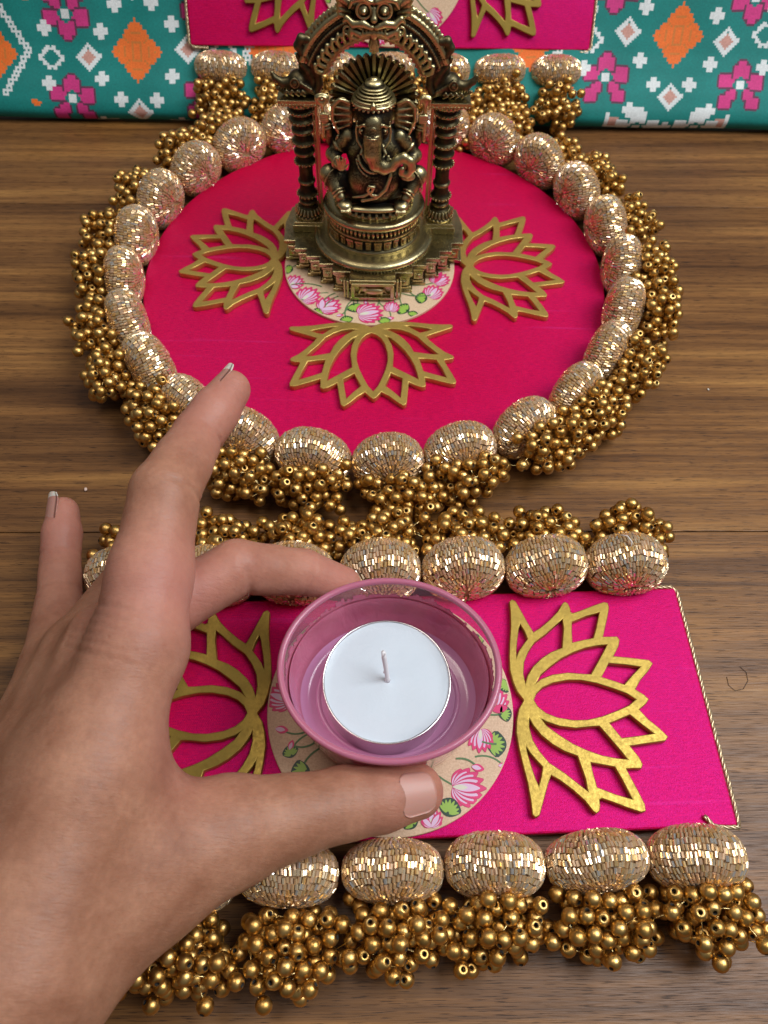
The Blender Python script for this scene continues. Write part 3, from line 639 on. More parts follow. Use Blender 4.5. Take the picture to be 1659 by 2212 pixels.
# ------------------------------------------------------------ teal printed cushion behind
cushion = empty('patterned_cushion', 'teal cushion cloth printed with stepped pink, orange and white flowers behind the mats', 'cushion', (0, 40.75, 0), (0, 0, R(.8)))
def mcol(n, c):
    m = mat(n, c, .72); N_ = NT(m); nz_ = N_.noise(N_.obj(), 14, 3, .6); n2_ = N_.noise(N_.obj(), .5, 3)
    N_.set('Base Color', N_.mix(N_.ramp(nz_, [(.3, tuple(x * .82 for x in c)), (.7, tuple(min(1, x * 1.15) for x in c))]), N_.ramp(n2_, [(.3, .8), (.7, 1.08)]), .6, 'MULTIPLY'))
    N_.set('Normal', N_.bump(N_.mix(nz_, n2_, .8), .35, .1)); return m
C_M = [mcol('cloth_teal', (.0, .21, .185)), mcol('cloth_white', (.74, .78, .77)), mcol('cloth_magenta', (.64, .035, .22)), mcol('cloth_orange', (.86, .17, .02)), mcol('cloth_blush', (.60, .31, .25)), mcol('cloth_dark_outline', (.12, .03, .07)), mcol('cloth_ochre', (.62, .19, .03))]
def art(rows): return rows
CROSS = ["..111..", "..111..", "1111111", "1111111", "1111111", "..111..", "..111.."]
SDIA = ["......11......", "......11......", "....114411....", "....114411....", "..1144444411..", "..1144444411..", "11444444444411", "11444444444411", "..1144444411..", "..1144444411..", "....114411....", "....114411....", "......11......", "......11......"]
SDIA = ["......1......", ".....111.....", "....11.11....".replace('.1', '.1'), "...1114111...", "..11.444.11..".replace('.4', '14').replace('4.', '41'), ".111444441111"[:13], "1114444444111", ".11144444111.", "..111444111..", "...1114111...", "....11111....", ".....111.....", "......1......"]
SDIA = [s.ljust(13, '.')[:13] for s in SDIA]
RING = ["....11.11....", "....11.11....".replace('.11', '111'), "..111...111..", "..11.....11..", "111.......111", "11.........11", "111.......111", "..11.....11..", "..111...111..", "....11111....", "....11.11...."]
def big_dia():
    g = []; 
    for y in range(29):
        row = ''; wd = 12.5 * (1 - abs(y - 14) / 14.5)
        wd = math.floor(wd / 1.5) * 1.5 + .5
        for x in range(27):
            dx, dy = abs(x - 13), abs(y - 14)
            c = '.' if dx > wd else '3'
            if c == '3' and ((dx == 2 and dy < 4) or (dy == 4 and dx < 3) or (abs(dx - dy) < 1 and 3 < dx < 8) or (dx == 6 and dy < 3) or (dy == 8 and dx < 3) or (dx == 9 and dy == 0)): c = '6'
            row += c
        g.append(row)
    return g
def magenta():
    n_ = 24; g = [['.'] * n_ for _ in range(n_)]
    def blk(cx, cy, w_, h_, c='2'):
        for y in range(n_):
            for x in range(n_):
                if abs(x + .5 - cx) < w_ / 2 and abs(y + .5 - cy) < h_ / 2: g[y][x] = c
    for sx_, yo in ((-1, 0), (1, -.5)):
        blk(12 + sx_ * 7, 4 + yo, 7, 6); blk(12 + sx_ * 4.8, 7.4 + yo, 5, 4); blk(12 + sx_ * 3.5, 9, 3, 3)
        blk(12 + sx_ * 8, 14 + yo, 7, 7); blk(12 + sx_ * 4.5, 13 + yo, 4, 4)
    blk(12, 17, 8, 4); blk(12, 19.5, 8, 3); blk(12, 21.5, 4, 4); blk(12, 15, 4, 3)
    out = [r[:] for r in g]
    for y in range(n_):
        for x in range(n_):
            if g[y][x] == '.' and any(0 <= y + b < n_ and 0 <= x + a < n_ and g[y + b][x + a] == '2' for a, b in ((1, 0), (-1, 0), (0, 1), (0, -1))): out[y][x] = '5'
    for y in range(n_):
        for x in range(n_):
            d = abs(x + .5 - 12) + abs(y + .5 - 12)
            if d < 4.2: out[y][x] = '0'
            if abs(x + .5 - 12) < 1.6 and abs(y + .5 - 12) < 1.6: out[y][x] = '1'
    return [''.join(r) for r in out][::-1]
MAG = magenta(); MAGF = MAG[::-1]
WFL = [r.replace('2', '1').replace('5', '.') for r in MAG]
LSH = ["11.........", "11.........", "1144444....", "1144444....", "1144444....", "1144444....", "1144444....", "1111111111.", "1111111111."]
DIAB = big_dia()
NXc, NYc = 440, 132; CS = .106
grid = np.zeros((NYc, NXc), int)
def stamp(a, cx, cy, flip=False):
    h_, w_ = len(a), max(len(r) for r in a)
    for j, r in enumerate(a):
        if flip: r = r[::-1]
        for i, ch in enumerate(r):
            if ch == '.': continue
            x = int(cx - w_ / 2 + i); y = int(cy - h_ / 2 + j)
            if 0 <= x < NXc and 0 <= y < NYc: grid[NYc - 1 - y, x] = int(ch)
# local pattern coordinates: cell x to the right, cell y down, measured from each orange diamond
def unit(ox, oy, fl):
    s = -1 if fl else 1
    stamp(DIAB, ox, oy)
    for dx, dy in ((-17, -9), (18, -12), (-18, 12), (17, 11), (-9, -20), (9, -21), (-9, 22), (9, 22), (-27, -44), (27, -44), (-9, 47), (9, 47)): stamp(CROSS, ox + s * dx, oy + dy)
    for dx, dy in ((-24, 2), (25, -1), (0, -28), (0, 28), (0, 56)): stamp(SDIA, ox + s * dx, oy + dy)
    for dx, dy, m_ in ((-34, -17, MAGF), (34, -20, MAGF), (-34, 21, MAG), (34, 19, MAG), (-34, 62, MAGF), (34, -62, MAG)): stamp(m_, ox + s * dx, oy + dy)
    [stamp(CROSS, ox + a_, oy + b_) for a_, b_ in ((-45, -10), (-45, 15), (45, -12), (45, 13), (-20, 34), (20, 34), (0, -42), (0, 43))]; stamp(RING, ox - 43, oy + 3); stamp(RING, ox + 43, oy - 1)
    stamp(DIAB, ox - 72, oy + 2); stamp(DIAB, ox + 67, oy - 2)
    for q in range(-9, 10):
        for sg in (-1, 1): stamp(["111", "1.1", "111"], ox + sg * (71 - (17 - abs(q) * 1.4)), oy + q * 2.2)
    for sg in (-1, 1):
        stamp(LSH, ox + sg * -26, oy + 40, sg < 0); stamp(WFL, ox + sg * -15, oy + 43); stamp(LSH[::-1], ox + sg * -33, oy - 33, sg < 0); stamp(WFL, ox + sg * -20, oy - 37)
        stamp(["333", "33333", ".333."], ox + sg * 52, oy + 24); stamp(["333", "33333", "33333", ".333."], ox + sg * 52, oy - 24)
MID = NXc / 2
for ox_ in (MID - 128, MID + 7, MID + 142): unit(int(ox_), -5, False)
unit(int(MID - 274), 95, False); unit(int(MID + 288), 84, True)
unit(int(MID - 128), 95, False); unit(int(MID + 142), 84, True)
# profile of the cushion face (slope length -> y, z)
prof = [(0.9, .02), (.1, .03), (-.45, .25), (-.62, .7), (-.40, 1.15), (.15, 1.75), (.9, 2.35), (1.6, 3.1), (2.3, 4.1), (3.3, 5.8), (5.0, 8.9), (7.2, 12.6), (8.2, 13.6), (9.6, 13.9)]
pp = np.array(prof); sl_ = np.concatenate([[0], np.cumsum(np.linalg.norm(np.diff(pp, axis=0), axis=1))])
ss = np.arange(NYc + 1) * CS; 
yy = np.interp(ss + .9, sl_, pp[:, 0]); zz = np.interp(ss + .9, sl_, pp[:, 1])
for _ in range(3): yy[1:-1] = (yy[:-2] + 2 * yy[1:-1] + yy[2:]) / 4; zz[1:-1] = (zz[:-2] + 2 * zz[1:-1] + zz[2:]) / 4
xs = (np.arange(NXc + 1) - MID) * CS
YY, XX = np.meshgrid(np.arange(NYc + 1), np.arange(NXc + 1), indexing='ij')
Vx = xs[XX] - np.where(xs[XX] > 0, (zz[YY] - 6) * -.045, 0); wob = .10 * np.sin(Vx * .55 + zz[YY] * .3) + .05 * np.sin(Vx * 1.7 + 1)
V = np.stack([Vx, yy[YY] + wob * np.clip(zz[YY] / 2, 0, 1), np.maximum(zz[YY] + .03 * np.sin(Vx * .8), .01)], -1).reshape(-1, 3)
idg = np.arange((NYc + 1) * (NXc + 1)).reshape(NYc + 1, NXc + 1)
Q = np.stack([idg[:-1, :-1], idg[:-1, 1:], idg[1:, 1:], idg[1:, :-1]], -1).reshape(-1, 4)
ob('printed_cover', mesh('printed_cover', V, Q, C_M, grid.reshape(-1), True), cushion)
mb = MB(); mb.tube([(x, .95, .12) for x in np.linspace(-23, 23, 30)], .1, 6)
mb.box((-23.1, 1.0, .03), (23.1, 12, .12)); mb.box((-23.1, 9.7, .12), (23.1, 12, 13.8)); mb.build('cushion_back', C_M[0], cushion)

# ------------------------------------------------------------ brass idol
idol = empty('brass_idol', 'small antique brass elephant-headed seated deity under a carved arch, standing on the round mat', 'figurine', (-.76, 28.6, .745 + .01), (0, 0, R(.6)))
def both(f):
    for s in (-1, 1): f(s)
# plinth: stepped star plan
mb = MB()
steps = [(1.0, -2.65), (1.75, -2.1), (2.35, -1.62), (2.95, -1.15), (3.5, -.65), (4.02, -.1)]
pl = []
for i, (x, y) in enumerate(steps): pl += [(x, y)] if i == 0 else [(steps[i - 1][0], y), (x, y)]
pl = [(x, y) for x, y in pl]; outl = [(-x, y) for x, y in pl[::-1]] + pl + [(4.02, 1.2), (3.8, 2.3), (-3.8, 2.3), (-4.02, 1.2)]
def sc_(poly, s, dy=0): return [(x * s, (y - .0) * s + dy) for x, y in poly]
mb.prism(sc_(outl, 1.0), 0, .16); mb.prism(sc_(outl, .965), .16, .30); mb.prism(sc_(outl, .93), .30, .80); mb.prism(sc_(outl, .965), .80, .92); mb.prism(sc_(outl, 1.0), .92, 1.10)
mb.build('plinth', m_brass, idol, bevel=.03)
# carved blocks on every step and the front relief frame
mb = MB(); mb.box((-.92, -2.74, .14), (.92, -2.55, .24)); mb.box((-.92, -2.74, .86), (.92, -2.55, 1.0)); 
for s in (-1, 1): mb.box((s * .86 - .08, -2.735, .24), (s * .86 + .08, -2.55, .86)); mb.box((s * 1.08 - .05, -2.60, .1), (s * 1.08 + .05, -2.40, 1.02)); mb.box((s * 1.22 - .04, -2.56, .1), (s * 1.22 + .04, -2.30, 1.02))
fr = mb.build('relief_frame', m_brass, idol, bevel=.02)
S = SDF((-.9, -2.9, .15), (.9, -2.4, .95), .022)
S.ell((.05, -2.58, .50), (.44, .15, .18), .03); S.ell((-.40, -2.56, .62), (.17, .12, .14), .04); S.cone((-.54, -2.6, .56), (-.6, -2.6, .36), .05, .03, .03)
for xx in (-.28, -.12, .28, .42): S.cone((xx, -2.57, .45), (xx - .06, -2.57, .28), .055, .045, .03)
S.cone((.45, -2.57, .55), (.62, -2.57, .36), .04, .025, .03); S.cone((-.34, -2.62, .68), (-.22, -2.62, .58), .05, .04, .02); S.cone((-.7, -2.54, .26), (.7, -2.54, .26), .03, .03, .02)
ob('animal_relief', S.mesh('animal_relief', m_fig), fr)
for s in (-1, 1):
    for i, (x, y) in enumerate(steps[1:]):
        x0 = steps[i][0] * .93; cx = s * (x0 + x * .95) / 2 + s * .08; mb = MB()
        yb = y * .93
        mb.box((cx - .20, yb - .09, .34), (cx + .20, yb + .05, .76)); mb.box((cx - .12, yb - .15, .42), (cx + .12, yb - .08, .66)); mb.ball((cx, yb - .17, .54), (.10, .05, .13), 8)
        mb.box((cx - .24, yb - .12, .80), (cx + .24, yb + .05, .90)); mb.box((cx - .24, yb - .12, .20), (cx + .24, yb + .05, .30))
        mb.build('carved_block', m_brass, idol, bevel=.02)
# lower D-shaped disc
def oval(mb, prof_, yo=0, n=72, sx=1, sy=1): mb.lathe(prof_, n, 0, Matrix.Translation((0, yo, 0)), sx, sy)
mb = MB(); oval(mb, [(0, 1.12), (2.48, 1.12), (2.60, 1.17), (2.66, 1.27), (2.62, 1.37), (2.5, 1.43), (2.3, 1.47), (0, 1.47)], .25, 80, 1, .93)
for k_ in range(110):
    a = 2 * math.pi * k_ / 110; mb.ball((2.57 * math.cos(a), .25 + 2.39 * math.sin(a), 1.115), .05, 6)
mb.build('lower_disc', m_brass, idol)
# throne drum
mb = MB(); oval(mb, [(0, 1.47), (2.05, 1.47), (2.07, 1.56), (1.95, 1.62), (1.88, 1.68), (1.86, 2.05), (1.97, 2.12), (1.99, 2.2), (1.88, 2.27), (1.88, 2.62), (2.02, 2.66), (2.16, 2.72), (2.20, 2.82), (2.16, 2.92), (2.05, 2.97), (1.75, 3.0), (0, 3.0)], .3, 80, 1, .86)
thr = mb.build('throne', m_brass, idol)
mb = MB()
for k_ in range(26):
    a = -math.pi / 2 + (k_ - 12.5) * 2 * math.pi / 30; M4 = Matrix.Translation((0, .3, 0)) @ Matrix.Diagonal((1, .86, 1, 1)) @ Matrix.Rotation(a, 4, 'Z')
    wd = .15 if k_ % 3 else .11; dp = 1.99 if k_ % 3 else 1.95
    mb.box((1.8, -wd, 1.66), (dp, wd, 2.06), 0, M4); mb.box((1.9, -wd * .55, 1.73), (dp + .07, wd * .55, 1.97), 0, M4); mb.box((1.8, -wd * 1.15, 2.0), (dp + .05, wd * 1.15, 2.09), 0, M4)
mb.build('carved_square_band', m_brass, thr, bevel=.012)
mb = MB()
for k_ in range(64):
    a = 2 * math.pi * k_ / 64; x, y = 1.93 * math.cos(a), .3 + 1.66 * math.sin(a); mb.cyl = None
    mb.tube([(x, y, 2.28), (x * 1.015, .3 + (y - .3) * 1.015, 2.45), (x * 1.0, y, 2.62)], [.055, .072, .055], 6)
mb.build('fluted_band', m_brass, thr)
# lotus petal ring under the figure
mb = MB(); oval(mb, [(0, 3.0), (1.62, 3.0), (1.66, 3.08), (1.5, 3.16), (1.42, 3.28), (1.52, 3.34), (1.5, 3.42), (1.3, 3.46), (0, 3.46)], .2, 72, 1, .82)
for k_ in range(34):
    a = 2 * math.pi * k_ / 34; M4 = Matrix.Translation((0, .2, 0)) @ Matrix.Diagonal((1, .82, 1, 1)) @ Matrix.Rotation(a, 4, 'Z') @ Matrix.Translation((1.60, 0, 3.14)) @ Matrix.Rotation(R(-22), 4, 'Y')
    mb.ball((0, 0, 0), (.075, .085, .19), 8, 0, M4)
mb.build('lotus_petal_ring', m_brass, idol)

# seated figure (one continuous cast surface)
S = SDF((-2.15, -1.75, 3.3), (2.15, .9, 8.4), .032)
S.ell((.03, -.48, 4.28), (1.02, .78, .92), .1); S.ell((0, -.18, 5.15), (1.0, .58, .75), .25); S.ell((0, -.1, 3.75), (1.5, .75, .35), .15)
S.ell((0, .05, 5.6), (.95, .45, .45), .2)
def arm(s):
    S.chain([(s * .9, -.05, 5.62), (s * 1.5, -.05, 4.95), (s * 1.22, -.72, 4.92)], [.30, .24, .17], .08)
    S.chain([(s * .85, .2, 5.7), (s * 1.5, .25, 5.35), (s * 1.72, .02, 6.15)], [.28, .22, .14], .08)
    # legs folded, feet together in front
    S.chain([(s * .55, -.3, 3.85), (s * 1.62, -.35, 4.35), (s * 1.22, -.92, 3.78)], [.38, .34, .19], .1)
    S.ell((s * 1.05, -1.12, 3.60), (.27, .30, .16), .06)
    for q in range(5): S.cone((s * (1.02 + .075 * (q - 2)), -1.32, 3.56), (s * (1.02 + .08 * (q - 2)), -1.46, 3.52), .05, .04, .015)
    for a_, b_ in (((s * 1.26, -.86, 3.86), .24), ((s * 1.3, -.80, 3.95), .24)): S.ring(a_, b_, .035, (s * .55, .75, .75), .02)
    S.ring((s * 1.30, -.55, 4.93), .21, .04, (s * .5, 1, 0), .02); S.ring((s * 1.22, -.02, 5.25), .29, .04, (s * .6, 0, -.7), .02)
    S.ring((s * 1.68, .08, 5.98), .18, .04, (.1 * s, 0, 1), .02); S.ring((s * 1.66, .1, 5.86), .19, .03, (.1 * s, 0, 1), .02)
    # shawl folds over the thighs and shoulders
    for q in range(5): S.ring((s * 1.45, -.35, 4.2), .36 + .07 * q - .1, .022, (s * (.4 + .12 * q), .8, .35), .02)
    # ears with ribs
    Rm = Matrix.Rotation(R(s * 14), 3, 'Z'); S.ell((s * 1.08, .0, 6.25), (.38, .10, .66), .06, Rm)
    for q in range(5): S.cone((s * .85, -.12, 6.55 - q * .17), (s * 1.34, -.10, 6.62 - q * .26), .045, .03, .02)
    S.chain([(s * .82, -.1, 6.75), (s * 1.15, -.14, 6.92), (s * 1.42, -.1, 6.65), (s * 1.45, -.08, 6.2), (s * 1.25, -.1, 5.75)], [.06, .07, .07, .06, .05], .03)
both(arm)
# raised palm, fingers up
S.ell((-1.15, -.92, 4.98), (.17, .09, .17), .04)
for q, (dx, L_) in enumerate(((-.12, .28), (-.04, .33), (.05, .32), (.13, .26))): S.cone((-1.15 + dx, -.97, 5.1), (-1.15 + dx * 1.25, -1.0, 5.1 + L_ * .8), .042, .032, .012)
S.cone((-1.0, -.98, 4.95), (-.9, -1.02, 5.12), .045, .032, .012)
# left hand with a bowl of sweets
S.ell((1.25, -.85, 4.6), (.28, .22, .12), .04); 
for q in range(7): a = q * .9; S.ell((1.25 + .15 * math.cos(a), -.88 + .12 * math.sin(a), 4.70), (.08, .08, .08), .015)
S.ell((1.25, -.88, 4.76), (.09, .09, .09), .015)
# upper hands and what they hold
S.ell((-1.74, -.02, 6.25), (.17, .13, .16), .04); S.ell((1.74, -.02, 6.25), (.17, .13, .16), .04)
for s in (-1, 1):
    for q in range(4): S.cone((s * 1.60, -.16, 6.17 + q * .07), (s * 1.86, -.15, 6.17 + q * .07), .04, .035, .012)
S.cone((-1.78, -.05, 5.6), (-1.78, -.05, 6.9), .06, .06, .03); S.ell((-1.78, -.08, 6.92), (.26, .09, .30), .03); S.ring((-1.78, -.17, 6.92), .15, .035, (0, 1, 0), .015); S.ell((-1.78, -.18, 6.92), (.05, .04, .05), .01)
S.cone((1.78, -.05, 5.5), (1.78, -.05, 6.95), .07, .08, .03); S.ell((1.78, -.05, 6.95), (.22, .12, .26), .03); S.chain([(1.6, -.16, 6.75), (1.62, -.18, 7.05), (1.78, -.2, 7.15), (1.94, -.18, 7.02), (1.9, -.16, 6.6)], [.035] * 5, .015)
# head, trunk, tusks
S.ell((0, -.30, 6.42), (.66, .55, .62), .1); S.ell((0, -.55, 6.55), (.50, .38, .42), .1); S.ell((-.32, -.62, 6.15), (.24, .25, .34), .1); S.ell((.32, -.62, 6.15), (.24, .25, .34), .1)
S.ell((0, -.66, 6.42), (.46, .30, .42), .12); S.ell((0, -.9, 6.2), (.30, .16, .30), .15)
S.chain([(0, -.80, 6.45), (-.02, -.98, 5.98), (-.03, -1.12, 5.55), (.10, -1.16, 5.24), (.38, -1.16, 5.10), (.66, -1.16, 5.16), (.86, -1.17, 5.38), (1.08, -1.18, 5.49), (1.30, -1.18, 5.36), (1.36, -1.18, 5.10), (1.22, -1.20, 4.90), (1.02, -1.22, 4.96), (1.03, -1.25, 5.12)],
        [.34, .33, .30, .265, .235, .195, .18, .17, .16, .15, .135, .12, .10], .035)
for q in range(13):
    t = q / 12; zz_ = 6.15 - t * .85; yy_ = -1.0 - t * .18; S.ring((-.03 + t * .06, yy_, zz_), .30 - .07 * t, .016, (0, .25, 1), .015)
for s in (-1, 1):
    S.cone((s * .30, -.86, 5.72), (s * .44, -1.04, 5.52), .09, .05, .03)
    S.ell((s * .38, -.90, 6.27), (.13, .07, .055), .015); S.ring((s * .38, -.93, 6.27), .115, .024, (s * .3, 1, 0), .01); S.ell((s * .40, -.99, 6.27), (.03, .03, .03), .01)
    S.chain([(s * .12, -1.02, 6.42), (s * .34, -.98, 6.47), (s * .56, -.84, 6.34)], [.035, .05, .03], .015); S.chain([(s * .56, -.78, 6.5), (s * .60, -.80, 6.2), (s * .56, -.85, 5.9), (s * .42, -.95, 5.72)], [.03, .04, .045, .04], .02)
    S.chain([(s * .22, -.98, 6.4), (s * .25, -1.1, 6.0), (s * .22, -1.2, 5.7)], [.03, .025, .02], .02)
S.ring((0, -1.16, 6.38), .075, .025, (0, 1, .1), .01); S.ell((0, -1.17, 6.38), (.035, .03, .035), .01)
# crown
for z_, r_, q_ in ((6.86, .66, .055), (6.97, .70, .07), (7.10, .67, .05), (7.22, .66, .06), (7.38, .58, .05), (7.52, .52, .06), (7.68, .43, .05), (7.82, .36, .06)): S.ring((0, -.22, z_), r_, q_, (0, .12, 1), .02)
S.cone((0, -.22, 6.8), (0, -.15, 7.85), .64, .32, .05); S.ell((0, -.15, 7.98), (.30, .28, .22), .04); S.ell((0, -.12, 8.18), (.13, .13, .12), .03)
for q in range(13): a = -math.pi / 2 + (q - 6) * .24; S.ell((.72 * math.cos(a), -.22 + .72 * math.sin(a), 6.88), (.05, .05, .05), .012)
for q in range(5): S.chain([(0, -.93 + q * .12, 7.15 + q * .18), (-.2, -.86 + q * .12, 7.02 + q * .18), (-.36, -.74 + q * .1, 7.12 + q * .15)], [.04, .035, .025], .015); S.chain([(0, -.93 + q * .12, 7.15 + q * .18), (.2, -.86 + q * .12, 7.02 + q * .18), (.36, -.74 + q * .1, 7.12 + q * .15)], [.04, .035, .025], .015)
S.ell((0, -.95, 7.20), (.10, .06, .22), .02); S.cone((0, -.98, 7.3), (0, -.92, 7.5), .07, .01, .01); S.ring((0, -1.0, 7.16), .08, .02, (0, 1, 0), .01)
# necklaces, sacred thread, serpent belt
for r_, z_, q_ in ((.42, 5.10, .035), (.54, 4.98, .045), (.62, 4.88, .03)):
    pts = [(r_ * math.sin(a), -.66 - .38 * math.cos(a) - (.10 if z_ < 5 else 0), z_ + .42 - r_ * .95 * math.cos(a)) for a in np.linspace(-1.4, 1.4, 15)]
    for p_ in pts: S.ell(p_, (q_ * 1.3,) * 3, .01)
    S.chain(pts, [q_] * 15, .015)
S.chain([(.62, -.85, 5.2), (.62, -1.12, 4.75), (.45, -1.22, 4.3), (.1, -1.24, 3.98), (-.4, -1.15, 3.8)], [.07] * 5, .02)
for q in range(9): t = q / 8; S.ell((.64 - .25 * t * t, -.95 - .27 * t, 5.1 - .85 * t), (.07, .07, .05), .01)
S.chain([(-.75, -1.02, 3.85), (-.35, -1.22, 4.02), (-.05, -1.28, 4.25), (.02, -1.30, 4.42), (-.14, -1.31, 4.46), (-.2, -1.30, 4.30), (-.06, -1.28, 4.10), (.2, -1.26, 4.05), (.4, -1.2, 4.2)], [.04, .05, .06, .055, .05, .05, .05, .05, .04], .015)
S.ell((0, -1.24, 4.2), (.05, .03, .05), .01, None, True)
for s in (-1, 1):
    for q in range(4): S.chain([(s * 1.0, .05, 5.75 - q * .14), (s * 1.3, -.15, 5.65 - q * .2), (s * 1.42, -.1, 5.3 - q * .14)], [.03, .035, .03], .02)
S.ell((0, -1.0, 3.42), (1.1, .3, .12), .06)
def fx_(P_, Q_):
    P_[:, 0] *= 1.10; P_[:, 2] = np.interp(P_[:, 2], [3.0, 5.1, 6.38, 6.9, 8.35], [3.05, 5.46, 6.98, 7.58, 8.45]); return P_, Q_
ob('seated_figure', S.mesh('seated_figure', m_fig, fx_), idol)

# fan halo
bl = MB()
def blade(mb):
    prof_ = [(.40, .055), (1.1, .11), (1.45, .145), (1.58, .145), (1.68, .09), (1.72, .01)]
    V = []; 
    for r_, w_ in prof_: V += [(r_, -w_, .0), (r_, -w_ * .45, .15), (r_, w_ * .45, .15), (r_, w_, .0), (r_, 0, -.05)]
    Fc = []
    for i in range(len(prof_) - 1):
        for j in range(5): Fc.append((i * 5 + j, i * 5 + (j + 1) % 5, (i + 1) * 5 + (j + 1) % 5, (i + 1) * 5 + j)[::-1])
    Fc += [(4, 3, 2, 1, 0), tuple(range((len(prof_) - 1) * 5, len(prof_) * 5))]
    mb.add(V, Fc)
blade(bl); blade_me = bl.me('fan_blade', m_dark)
mb = MB(); mb.lathe([(0, .1), (1.15, .1), (1.17, .06), (1.15, .02), (0, .02)], 40, 0, Matrix.Translation((0, .62, 7.28)) @ Matrix.Rotation(R(90), 4, 'X')); halo = mb.build('fan_halo', m_brass, idol)
for i in range(23):
    a = R(-24 + i * 228 / 22); o = ob('fan_blade', blade_me, halo)
    o.matrix_local = Matrix.Translation((0, .44, 6.88)) @ Matrix.Rotation(-a, 4, 'Y') @ Matrix.Rotation(R(90), 4, 'X') @ Matrix.Rotation(0, 4, 'X')
    o.matrix_local = Matrix.Translation((0, .44 + .03 * (i % 2), 7.28)) @ Matrix(((math.cos(a), -math.sin(a), 0, 0), (0, 0, -1, 0), (math.sin(a), math.cos(a), 0, 0), (0, 0, 0, 1)))

# columns
def column(s):
    cx, cy = s * 2.92, 1.25; T = Matrix.Translation((cx, cy, 0)) @ Matrix.Diagonal((.90, .90, 1.018, 1)); mb = MB()
    mb.box((-.78, -.85, 1.10), (.78, .85, 1.42), 0, T); mb.box((-.70, -.75, 1.42), (.70, .75, 1.52), 0, T)
    p = [(0, 1.5), (.66, 1.5), (.70, 1.6), (.60, 1.68), (.62, 1.75), (.52, 1.9), (.36, 2.0), (.34, 2.1), (.45, 2.16), (.46, 2.24), (.36, 2.3), (.34, 2.42), (.48, 2.50), (.50, 2.60), (.38, 2.68), (.33, 2.8), (.31, 3.05), (.42, 3.12), (.42, 3.2), (.30, 3.26), (.29, 3.7), (.33, 3.95),
         (.48, 4.02), (.50, 4.10), (.40, 4.18), (.36, 4.36), (.50, 4.45), (.52, 4.55), (.42, 4.62), (.38, 4.8), (.52, 4.9), (.54, 5.0), (.42, 5.08), (.38, 5.3), (.53, 5.38), (.55, 5.48), (.42, 5.56), (.40, 5.72), (.56, 5.8), (.58, 5.9), (.46, 5.98), (.44, 6.1), (.62, 6.2), (.64, 6.3), (.5, 6.36), (.56, 6.5), (.72, 6.6), (.76, 6.72), (0, 6.72)]
    p = [(r_ if r_ == 0 or z__ < 1.7 or z__ > 6.5 else .43 + (r_ - .43) * .72, z__) for r_, z__ in p]
    mb.lathe(p, 28, 0, T)
    for z_, r_, n_ in ((1.64, .68, 22), (4.06, .49, 18), (4.96, .52, 20), (5.86, .55, 20), (6.26, .58, 22), (6.66, .75, 24), (2.55, .50, 18)):
        for q in range(n_): a = 2 * math.pi * q / n_; mb.ball((r_ * math.cos(a), r_ * math.sin(a), z_), .065, 6, 0, T)
    for q in range(20): a = 2 * math.pi * q / 20; mb.tube([(.64 * math.cos(a), .64 * math.sin(a), 1.7), (.5 * math.cos(a), .5 * math.sin(a), 1.95)], [.075, .05], 6, M=T)
    # flat inner post and capital slabs
    mb.box((-s * .66 - .07, -.10, 1.42), (-s * .66 + .07, .42, 7.0), 0, T); mb.box((-s * .52 - .03, -.16, 1.42), (-s * .52 + .03, .3, 7.0), 0, T)
    mb.box((-.80, -.72, 6.72), (.86 if s > 0 else .80, .62, 6.84), 0, T); mb.box((-.92, -.82, 6.84), (.92, .7, 6.98), 0, T)
    for q in range(12): mb.ball((-.85 + q * .155, -.8, 6.80), (.06, .06, .07), 6, 0, T)
    mb.build('column', m_brass, idol, bevel=.015)
both(column)
# makara heads on the capitals
def makara(s):
    S = SDF((2.0, .2, 6.85), (4.4, 1.9, 9.35), .035)
    S.ell((3.0, 1.1, 7.28), (.75, .42, .36), .1); S.ell((3.15, 1.05, 7.55), (.42, .38, .30), .1)
    S.chain([(3.3, 1.0, 7.45), (3.8, .95, 7.42), (4.12, .92, 7.62), (4.22, .92, 7.82)], [.26, .17, .12, .07], .06); S.chain([(3.3, 1.0, 7.2), (3.8, .95, 7.12), (4.08, .92, 7.22)], [.2, .12, .06], .04)
    S.ell((3.28, .66, 7.58), (.13, .1, .13), .02); S.ring((3.28, .62, 7.58), .17, .035, (0, 1, 0), .02)
    for q in range(5): S.cone((3.55 + q * .11, .80, 7.32), (3.57 + q * .11, .78, 7.22), .04, .015, .01)
    for q in range(6): S.chain([(2.5 + q * .09, .74, 7.1 + q * .03), (2.62 + q * .11, .68, 7.32 + q * .06), (2.85 + q * .09, .7, 7.42 + q * .07)], [.05, .055, .03], .02)
    for q in range(4): S.chain([(2.9 + q * .25, .68, 7.08), (3.05 + q * .22, .62, 7.2), (2.98 + q * .22, .62, 7.3), (2.88 + q * .23, .64, 7.22)], [.05, .05, .04, .04], .02)
    # scrolled neck curling up on to the arch
    S.chain([(2.45, .86, 7.1), (2.28, .86, 7.45), (2.30, .86, 7.9), (2.55, .84, 8.3), (2.85, .84, 8.55), (3.05, .84, 8.85), (2.9, .84, 9.1), (2.62, .84, 9.08), (2.5, .82, 8.9), (2.62, .80, 8.76), (2.78, .80, 8.82)], [.14, .15, .15, .14, .15, .17, .17, .15, .12, .10, .08], .05)
    S.chain([(2.62, .88, 7.25), (2.55, .86, 7.6), (2.72, .84, 7.95), (2.95, .84, 8.2), (3.1, .84, 8.5)], [.12, .11, .11, .11, .09], .04)
    S.ell((2.62, 1.05, 7.95), (.5, .3, .85), .08)
    P_, Q_ = surface_nets(S.F, S.lo, S.h)
    P_[:, 0] *= .92; P_[:, 2] += .14
    if s < 0: P_[:, 0] *= -1; Q_ = Q_[:, ::-1].copy()
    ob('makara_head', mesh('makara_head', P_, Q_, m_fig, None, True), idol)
both(makara)
